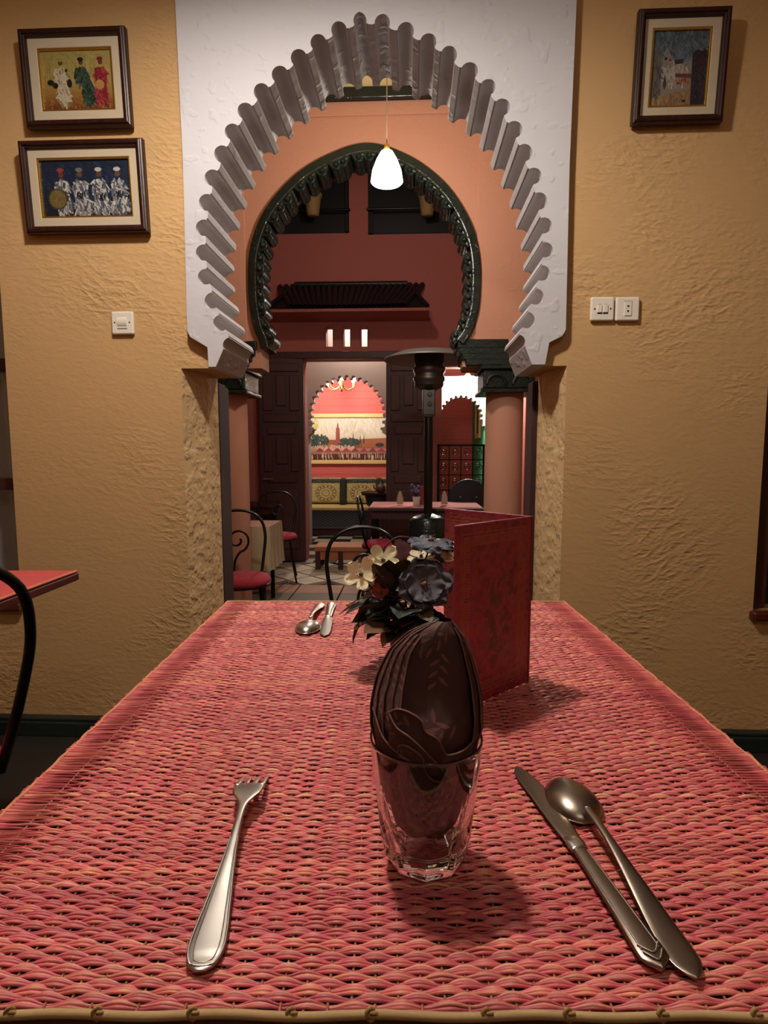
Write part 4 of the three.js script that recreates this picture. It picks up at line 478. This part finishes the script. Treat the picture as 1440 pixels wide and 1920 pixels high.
{ // dinner knife with a chevron ended handle
  const t = placed('table_knife', 'long table knife with chevron ended handle beside the upturned spoon', 'knife', [1243, 1818], [975, 1434], .216);
  const hw = [[0, .0008], [.0035, .006], [.008, .0092], [.02, .0092], [.04, .0078], [.07, .0068], [.098, .0058], [.102, .0064]];
  mesh('handle', loft(along([[0, .003], [.1, .0036]], hw, [[0, .0022], [.02, .0032], [.1, .003]], 0, .1, 40), SEC), M.steelWorn, t);
  mesh('bolster', [loft(along([[.098, .0036], [.112, .0034]], [[.098, .0066], [.104, .0072], [.112, .0070]], [[.098, .0034], [.106, .0036], [.112, .0022]], .098, .112, 8), SEC)], M.steel, t);
  const bl = along([[.11, .0034], [.14, .0028], [.216, .0018]], [[.11, .007], [.125, .0082], [.16, .0092], [.195, .0083], [.208, .0058], [.214, .0028], [.216, .0004]], [[.11, .0012], [.216, .0008]], .11, .216, 40, z => .003 * smooth(.16, .216, z) * -1 - .0); mesh('blade', loft(bl, SEC), M.steelWorn, t);
  const ch = (z0, s) => tube([[-.0075 * s, .0062, -z0 - .006], [0, .0062, -z0], [.0075 * s, .0062, -z0 - .006]], .0006, 16, 5); mesh('chevron_ridge', [ch(.004, .8), ch(.009, .9)], M.steel, t);
  for (const x of [-1, 1]) mesh('handle_ridge', tube([[x * .0056, .0055, -.012], [x * .0048, .006, -.05], [x * .0036, .0062, -.095]], .0006, 20, 5), M.steel, t); }
function spoon(label, e, b, mat) { // spoon lying bowl down: convex back of the bowl up
  const t = placed('soup_spoon', label, 'spoon', e, b, .195);
  const Y = [[0, .0022], [.03, .0034], [.07, .009], [.11, .0135], [.135, .0135]];
  mesh('handle', loft(along(Y, [[0, .001], [.003, .0052], [.010, .0092], [.022, .0098], [.05, .0078], [.08, .0050], [.11, .0032], [.138, .0032]], [[0, .0012], [.06, .0017], [.138, .002]], 0, .138, 50), SEC), mat, t);
  mesh('bowl', grid(40, 16, (u, v) => { const a = u * 6.2832, r = Math.sin(v * Math.PI / 2), egg = 1 + .12 * Math.cos(a), x = Math.sin(a) * .0212 * r * egg, z = -.1655 + Math.cos(a) * .030 * r; return [x, .0014 + .0132 * Math.sqrt(Math.max(0, 1 - r * r * .985)), z]; }), mat, t);
  const edge = Array.from({ length: 40 }, (_, i) => { const a = i / 40 * 6.2832, egg = 1 + .12 * Math.cos(a); return V3(Math.sin(a) * .0212 * egg, .0024, -.1655 + Math.cos(a) * .030); }); mesh('bowl_rim', tube(edge, .0009, 90, 6, true), mat, t);
  return t; }
spoon('large upturned spoon beside the long table knife', [1308, 1832], [1046, 1462], M.steelWorn);
spoon('upturned spoon of the opposite place setting, bowl towards the viewer', [602, 1130], [572, 1187], M.steel);
{ const t = placed('table_knife', 'short looking knife of the opposite place setting beside the far spoon', 'knife', [622, 1130], [608, 1190], .2);
  mesh('handle', loft(along([[0, .003], [.1, .0036]], [[0, .0008], [.0035, .006], [.008, .0092], [.02, .0092], [.06, .007], [.1, .006]], [[0, .0022], [.1, .003]], 0, .1, 30), SEC), M.steel, t); mesh('blade', loft(along([[.098, .0034], [.2, .0018]], [[.098, .006], [.11, .0085], [.15, .0095], [.188, .0085], [.197, .005], [.2, .001]], [[.098, .0016], [.2, .0008]], .098, .2, 30), SEC), M.steel, t); }
// ---------------------------------------------------------------- glass and napkin
const GP = onY(797, 1608, TY), GH = .096;
{ const t = thing('tumbler', 'clear faceted glass tumbler holding the dark folded napkin', 'glass', [GP.x, TY + .0004, GP.z]); const nf = 9, N = 144, NY = 46, pos = [], idx = [];
  const rc = y => .0305 + (.0105) * Math.pow(y / GH, .9), outer = (a, y) => { const c = rc(y), p = Math.PI / nf, th = ((a % (2 * p)) + 2 * p) % (2 * p) - p; const ap = .0268 + .205 * y; let r = Math.min(c, ap / Math.cos(th)); if (y < .005) r -= .0035 * Math.pow(1 - y / .005, 2); return r; };
  const ring = (fn, y) => { for (let i = 0; i < N; i++) { const a = i / N * 6.28319, r = fn(a, y); pos.push(Math.sin(a) * r, y, Math.cos(a) * r); } };
  const prof = []; prof.push([() => .0015, .0035], [() => .016, .003], [() => .021, .0008]); for (let j = 0; j <= NY; j++) { const y = j / NY * (GH - .0012); prof.push([a => outer(a, y), y]); } prof.push([a => rc(GH) - .0002, GH - .0004], [a => rc(GH) - .0006, GH], [a => rc(GH) - .0011, GH - .0001], [a => rc(GH) - .0014, GH - .0006]);
  const ri = y => rc(y) - .0016 - .003 * smooth(.045, .012, y); for (let j = 0; j <= 26; j++) { const y = lerp(GH - .0015, .019, j / 26); prof.push([() => ri(y), y]); } for (const [f, y] of [[.92, .0165], [.75, .0150], [.5, .0145], [.25, .0143], [.02, .0142]]) prof.push([() => ri(.019) * f, y]);
  for (const [fn, y] of prof) ring((a, yy) => fn(a), y); const R = prof.length; for (let j = 0; j + 1 < R; j++) for (let i = 0; i < N; i++) { const a = j * N + i, b = j * N + (i + 1) % N; idx.push(a, b, b + N, a, b + N, a + N); } const tri = []; for (let i = 1; i + 1 < N; i++) { tri.push(0, i + 1, i); const e = (R - 1) * N; tri.push(e, e + i, e + i + 1); }
  const g = new THREE.BufferGeometry(); g.setAttribute('position', new THREE.Float32BufferAttribute(pos, 3)); g.setIndex([...idx, ...tri]); g.computeVertexNormals(); M.glass.side = THREE.FrontSide; mesh('glass_body', g, M.glass, t); }
{ const t = thing('cloth_napkin', 'dark maroon damask napkin folded to a point in the glass tumbler', 'napkin', [GP.x, TY, GP.z]); t.rotation.y = Math.atan2(-GP.x, -GP.z) ;
  const H0 = GH, TIP = .181, lean = curve1([[.1, 0], [.12, 0], [.14, .0012], [.159, .003], [.17, .0062], [.176, .0095], [.181, .0138]]);
  const Rx = curve1([[.024, .0195], [.034, .0262], [.05, .0306], [.065, .0322], [.085, .0352], [GH, .0372], [.108, .0400], [.122, .0398], [.14, .0364], [.159, .0290], [.170, .0205], [.176, .0120], [.181, .0035]]), Rz = y => Rx(y) * lerp(1, .62, smooth(H0, .16, y));
  const P = (a, y, s, n = 0) => { const q = s + (.05 * (fbm(a / 6.2832 + 2, y * 6, 9, 9, 2, 5) - .5) + .035 * (vn(a * 4 + 30, y * 130, 4096, 4096, 7) - .5)) * smooth(GH - .01, GH + .012, y); return [Math.sin(a) * Rx(y) * q + lean(y) + n, y, Math.cos(a) * Rz(y) * q - .006 * smooth(H0, TIP, y)]; };
  const dam = canvasTex(512, 512, (c, w, h) => { c.fillStyle = '#42211e'; c.fillRect(0, 0, w, h); const r = rng(51); const lf = (x, y, a, L) => { c.save(); c.translate(x, y); c.rotate(a); c.fillStyle = '#6b4036'; c.beginPath(); c.moveTo(0, 0); c.quadraticCurveTo(L * .4, -L * .3, L, 0); c.quadraticCurveTo(L * .4, L * .22, 0, 0); c.fill(); c.restore(); }; for (let i = 0; i < 7; i++) { const x = r() * w, y = r() * h, a0 = r() * 6; for (let k = 0; k < 6; k++) lf(x + 26 * k * Math.cos(a0), y + 26 * k * Math.sin(a0), a0 + (k % 2 ? .8 : -.8), 62); } });
  dam.wrapS = dam.wrapT = THREE.RepeatWrapping; const NM = M.napkin.clone(); NM.map = dam; NM.color.set(0xffffff); NM.roughness = .8; NM.bumpScale = .0022; NM.bumpMap = dataTex(256, (u, v) => .5 + .7 * (fbm(u, v, 5, 3, 3, 14) - .5) + .25 * Math.pow(1 - Math.abs(2 * vn(u * 9 + v * 3, v * 4, 12, 4, 19) - 1), 3), false, .5);
  mesh('inner_pouch', grid(110, 60, (u, v) => { const a = u * 6.2832, y = lerp(.028, TIP - .0015, v); const cr = .05 * Math.pow(1 - Math.abs(2 * vn(a * 2.2 + v * 2.5 + 8, v * 2.2 + 3, 64, 64, 6) - 1), 2) + .02 * Math.sin(a * 5 + v * 4) + .02 * Math.sin(a * 3 - y * 90) * smooth(.1, .13, y) + .012 * Math.sin(a * 9 + y * 150); const p = P(a, y, .84 + cr * (1 - v * v)); if (p[2] > 0) p[2] *= lerp(1, .62, smooth(.1, .135, y)); return p; }, 2), NM, t);
  const layer = (k, s, aL, aR, top, seed) => { const r = rng(seed), ph = r() * 6; const fn = (u, v) => { const yTop = top; const y = lerp(.05, yTop - .004 * (1 + Math.sin(lerp(aL, aR, u) * 2 + ph * 3)) * (seed > 1 ? .5 : .15), v); const f = smooth(H0 - .02, yTop, y); const a0 = lerp(aL, aL * 1.12 - .1, f), a1 = aR; const a = lerp(a0, a1, u); return P(a, y, s + .012 * Math.sin(a * 3 + y * 60 + ph) * .5); }; const L = mesh('fold_layer', grid(60, 36, fn, 2), NM, t); const hemL = Array.from({ length: 30 }, (_, i) => V3(...fn(0, .25 + .75 * i / 29))); mesh('hem', tube(hemL, .0006, 60, 6), M.hem, L); const hemR = Array.from({ length: 30 }, (_, i) => V3(...fn(1, .25 + .75 * i / 29))); mesh('hem', tube(hemR, .0006, 60, 6), M.hem, L); };
  // each wraps from the left front round the back to the right front (angles measured from the viewer's side)
  layer(0, 1.02, -1.3, -6.2832 + 1.2, TIP, 1); layer(1, .98, -1.06, -6.2832 + 1.0, TIP - .002, 2); layer(2, .945, -.84, -6.2832 + 1.32, TIP - .004, 3); layer(3, .91, -.64, -6.2832 + 1.35, TIP - .007, 4); layer(4, .88, -.46, -6.2832 + 1.4, TIP - .010, 5);
  const k = 1 / 2560, L2 = pts => pts.map(([px, py]) => [(px - 803) * k, GH + (1409 - py) * k * .97]);
  const flap = (pts, zf, down, bulge) => { const q = L2(pts), cv = new THREE.CatmullRomCurve3(q.map(([x, y]) => { const xx = clamp((x) / Rx(Math.max(y, .09)), -.99, .99); return V3(x, y, Math.sqrt(1 - xx * xx) * Rz(Math.max(y, GH)) * zf); })); const fn = (u, v) => { const p = cv.getPoint(u), y = lerp(p.y, down, v), xx = lerp(p.x, clamp(p.x, -.033, .033), v); const lim = Math.sqrt(Math.max(.05, 1 - Math.pow(xx / Rx(clamp(y, .05, .13)), 2))) * Rz(clamp(y, .05, .13)) * zf; return [xx, y, lerp(p.z, lim, smooth(0, .3, v)) + bulge * Math.sin(v * 3.14) * .5]; }; const f = mesh('front_fold', grid(50, 14, fn, 1), NM, t); mesh('hem', tube(Array.from({ length: 50 }, (_, i) => V3(...fn(i / 49, 0))), .0008, 120, 6), M.hem, f); };
  flap([[706, 1345], [730, 1385], [770, 1408], [799, 1412]], 1.0, .06, .001);
  flap([[738, 1338], [752, 1329], [776, 1331], [795, 1342], [802, 1358], [822, 1370], [832, 1390], [838, 1402], [868, 1402], [898, 1388]], .93, .06, .001);
  flap([[738, 1338], [752, 1356], [776, 1368], [800, 1388], [832, 1428]], .985, .06, .0015);
  flap([[757, 1400], [756, 1388], [768, 1382], [785, 1390], [798, 1404], [800, 1418], [812, 1440], [838, 1448], [860, 1440]], 1.0, .055, .002);
  const sp = L2([[757, 1400], [770, 1408], [790, 1412], [797, 1404], [782, 1392], [768, 1389], [764, 1396], [778, 1403]]).map(([x, y], i) => V3(x, y, Rz(GH) * .97 - i * .0003)); mesh('curled_hem', tube(sp, .0012, 60, 6), M.hem, t);
}
// ---------------------------------------------------------------- menu
{ const cover = (blank) => canvasTex(600, 860, (c, w, h) => { const r = rng(61); c.fillStyle = '#933043'; c.fillRect(0, 0, w, h); for (let i = 0; i < 2600; i++) { c.fillStyle = ['rgba(150,50,44,.10)', 'rgba(70,14,18,.14)'][i % 2]; c.beginPath(); c.arc(r() * w, r() * h, 3 + r() * 16, 0, 6.3); c.fill(); }
    c.strokeStyle = '#9a5a34'; c.lineWidth = 4; const b = [[46, 46], [62, 62], [100, 100]]; for (const [a, q] of b) c.strokeRect(a, q, w - 2 * a, h - 2 * q); c.lineWidth = 3; for (let x = 70; x < w - 70; x += 11) { c.beginPath(); c.moveTo(x, 66); c.lineTo(x + (x % 22 ? 8 : 0), 96); c.moveTo(x, h - 66); c.lineTo(x + 4, h - 96); c.stroke(); } for (let y = 105; y < h - 100; y += 14) { c.beginPath(); c.moveTo(66, y); c.lineTo(96, y + 6); c.moveTo(w - 66, y); c.lineTo(w - 96, y + 6); c.stroke(); }
    if (!blank) { c.lineCap = 'round'; for (let i = 0; i < 70; i++) { c.strokeStyle = ['rgba(110,58,44,.5)', 'rgba(140,84,66,.35)', 'rgba(84,40,32,.6)'][i % 3]; c.lineWidth = 14 + r() * 26; const x = w * (.36 + .4 * r()), y = h * (.3 + .5 * r()); c.beginPath(); c.moveTo(x, y); c.quadraticCurveTo(x + 40 * (r() - .3), y - 30, x + 90 * (r() - .4), y + 80 * (r() - .5)); c.stroke(); } } });
  const sp = onY(986, 1278, TY), top = .219, fl = V3(.0, 0, 0).copy(onY(848, 1340, TY)), bk = onY(832, 1226, TY);
  const t = thing('menu', 'tall dark red menu with gold border standing open behind the napkin', 'menu', [sp.x, TY + .0006, sp.z]);
  const panel = (q, name, art, sgn) => { const d = q.clone().sub(sp), w = d.length(), m = new THREE.Mesh(new RoundedBoxGeometry(w, top, .0032, 2, .0012).translate(w / 2, top / 2, 0)); const g = uvBox(m.geometry), n = g.attributes.uv; for (let i = 0; i < n.count; i++) n.setXY(i, 1 - n.getX(i) / w, n.getY(i) / top); const k = mesh(name, g, std(0xffffff, .42, { map: art, bumpMap: fineT, bumpScale: .001 }), t); k.rotation.y = Math.atan2(-d.z, d.x); k.position.set(0, 0, sgn * .0017); return [k, w]; };
  const [f, fw] = panel(fl, 'front_cover', cover(false), 1); const [b, bw] = panel(bk, 'back_cover', cover(true), -1);
  mesh('spine', new THREE.CylinderGeometry(.0034, .0034, top, 12).translate(.0006, top / 2, 0), std(0x72201f, .45), t); mesh('page', box(bw - .02, top - .03, .001, bw / 2 + .002, top / 2, .0024), M.paper, b, 'cream inner page'); }
// ---------------------------------------------------------------- flower pot
{ const p = onY(768, 1256, TY), t = thing('flower_pot', 'small dark pot of artificial cream and slate blue flowers', 'flower pot', [p.x, TY + .0006, p.z]); const d = Math.hypot(p.x, p.z), k = d / FPX * 1.03; const F = (px, py, dz = 0) => { const yy = TY; const q = ray(px, py), s = (p.z + dz) / q.z; return V3(q.x * s - p.x, 1.05 + q.y * s - TY, dz); };
  mesh('pot', lathe([[.001, 0], [.021, 0], [.0225, .004], [.029, .05], [.0315, .051], [.0325, .064], [.0295, .064], [.028, .052], [.001, .05]], 40), M.pot, t); mesh('moss', new THREE.SphereGeometry(.028, 20, 8).scale(1, .3, 1).translate(0, .056, 0), M.leafOlive, t);
  const petal = (L, W, cup, ruf, seed) => { const r = rng(seed), ph = r() * 6; return grid(14, 14, (u, v) => { const x = (u - .5) * 2, w = W * Math.pow(clamp(v + .05), .75) * Math.sqrt(Math.max(0, 1 - Math.pow(clamp((v - .45) / .55, 0, 1), 2.6))) * 1.12 + .0012 * (1 - v); const ed = smooth(.35, 1, v); return [x * w, cup * L * v * v + cup * W * x * x * .8 * v + ruf * L * ed * (Math.sin(x * 5.5 + ph) * .7 + .5 * Math.sin(x * 2.3 + ph * 2)), v * L * (1 - .06 * Math.cos(x * 6 + ph) * ed)]; }); };
  function bloom(name, at, dir, n, L, W, cup, ruf, mat, centre, lab, seed, two) { const fl = new THREE.Group(); fl.name = name; if (lab) fl.userData.label = lab; t.add(fl); fl.position.copy(at); fl.quaternion.setFromUnitVectors(V3(0, 1, 0), dir.clone().normalize()); for (let i = 0; i < n; i++) { const m = mesh('petal', petal(L * (.92 + .16 * ((i * 7 % 5) / 5)), W, cup, ruf, seed + i), mat, fl); m.rotation.y = i / n * 6.2832 + .2 * Math.sin(i * 3); m.position.y = (i % 2) * .0014; } if (two) for (let i = 0; i < n - 1; i++) { const m = mesh('petal', petal(L * .72, W * .85, cup * 1.6, ruf, seed + 20 + i), mat, fl); m.rotation.y = (i + .5) / (n - 1) * 6.2832; m.position.y = .003; } mesh('flower_centre', [new THREE.SphereGeometry(L * .13, 12, 8).translate(0, .003, 0), ...Array.from({ length: 9 }, (_, i) => new THREE.SphereGeometry(L * .035, 6, 5).translate(Math.cos(i * .7) * L * .17, .006 + .002 * (i % 3), Math.sin(i * .7) * L * .17))], centre, fl); const q = at.clone(), c = tube([V3(0, .052, 0), V3(q.x * .25, .05 + (q.y - .05) * .55, q.z * .3), V3(q.x * .8, q.y - .018, q.z * .85), q], .0013, 20, 6); mesh('stem', c, M.stem, t); return fl; }
  bloom('slate_flower', F(795, 1098, .03), V3(.12, .55, 1), 7, .036, .0175, .14, .085, M.petalBlue, M.leafBrown, 'large ruffled slate blue flower', 100, true);
  bloom('blue_flower', F(808, 1018, -.02), V3(.05, 1, .18), 6, .034, .016, -.12, .12, std(0x4a4a53, .85), M.leafBrown, 'slate blue flower seen from the side', 130, true);
  bloom('cream_flower', F(678, 1078, .012), V3(-.25, .35, 1), 5, .023, .0095, .2, .03, M.petalCream, M.leafOlive, null, 150); bloom('cream_flower', F(718, 1052, .0), V3(.1, .5, 1), 5, .023, .0095, .22, .04, M.petalCream, M.leafOlive, null, 160); bloom('cream_flower', F(702, 1085, -.004), V3(.3, -.1, 1), 5, .019, .008, .3, .03, M.petalCream, M.leafOlive, null, 170); bloom('cream_flower', F(838, 1035, -.035), V3(.2, .8, .5), 5, .025, .011, .1, .03, M.petalCream, M.leafOlive, null, 180); bloom('cream_flower', F(790, 1046, -.05), V3(-.1, .8, .4), 5, .02, .009, .1, .03, std(0xcdbd98, .8), M.leafOlive, null, 185);
  bloom('pink_bud', F(716, 1112, .02), V3(-.2, .5, .8), 5, .012, .006, .7, .05, M.petalPink, M.leafBrown, null, 190);
  const leaf = (L, W, fold, droop) => grid(8, 12, (u, v) => { const x = (u - .5) * 2, w = W * Math.pow(Math.sin(Math.PI * clamp(Math.pow(v, .8))), .8) * (1 + .08 * Math.sin(v * 26)); return [x * w, Math.abs(x) * w * fold - droop * L * v * v, v * L]; });
  const lv = [leaf(.05, .016, .35, .25), leaf(.04, .014, .3, .4), leaf(.06, .018, .3, .15)], r = rng(17);
  const put = (g, at, yaw, pitch, roll, mat) => { const m = mesh('leaf', g, mat, t); m.position.copy(at); m.rotation.set(pitch, yaw, roll, 'YXZ'); };
  for (let i = 0; i < 46; i++) { const a = r() * 6.283, h = .062 + r() * (Math.cos(a) > .2 ? .03 : .062), rad = .006 + r() * .022; put(lv[i % 3], V3(Math.sin(a) * rad - .004, h, Math.cos(a) * rad), a + (r() - .5), -.5 + r() * 1.0, (r() - .5) * .8, r() < (h > .075 ? .8 : .45) ? M.leaf : r() < .4 ? M.leafBrown : M.leafOlive); }
  put(lv[0], F(752, 1100, -.004), .15, -1.25, .1, M.leafOlive); put(lv[2], F(728, 1120, .016), .0, -1.3, .2, M.leaf); put(lv[0], F(722, 1108, .02), -.5, -1.2, 0, M.leaf); put(lv[1], F(700, 1118, .02), -1.2, .6, .3, M.leafOlive); put(lv[0], F(712, 1130, .02), -1.4, .1, .0, M.leaf); put(lv[1], F(690, 1158, .02), -1.5, .7, .2, M.leafOlive); put(lv[1], F(690, 1132, .0), -1.5, .0, .2, M.leafBrown); put(lv[1], F(800, 1168, .02), 1.3, .35, .3, M.leafOlive); put(lv[1], F(768, 1172, .02), .9, .25, .0, M.leafOlive); put(lv[1], F(748, 1168, .012), -.7, .3, .0, std(0x8a7a46, .8)); put(lv[1], F(756, 1172, .02), .1, .45, .3, std(0x77683a, .8)); put(lv[0], F(830, 1080, -.02), 1.2, -.2, .2, M.leafBrown);
  for (const [x, y, s] of [[668, 1178, 1], [652, 1135, .8], [676, 1170, .8], [788, 1150, 1]]) { const q = F(x, y, .03); mesh('berry', new THREE.SphereGeometry(.0032 * s, 10, 8).translate(q.x, q.y, q.z), std(0xb08a60, .5), t); mesh('stem', tube([V3(-.012, .075, .015), V3(q.x * .6 - .003, q.y + .012, q.z), q], .0007, 16, 5), M.stem, t); }
}

for (const [k, r] of [['room', 3], ['room2', 6], ['gallery', 3], ['salon', 3], ['unseenSalon', 2], ['courtFill', 3], ['side', 2]]) addLight(LAMPS[k], r);
renderer.render(scene, camera);
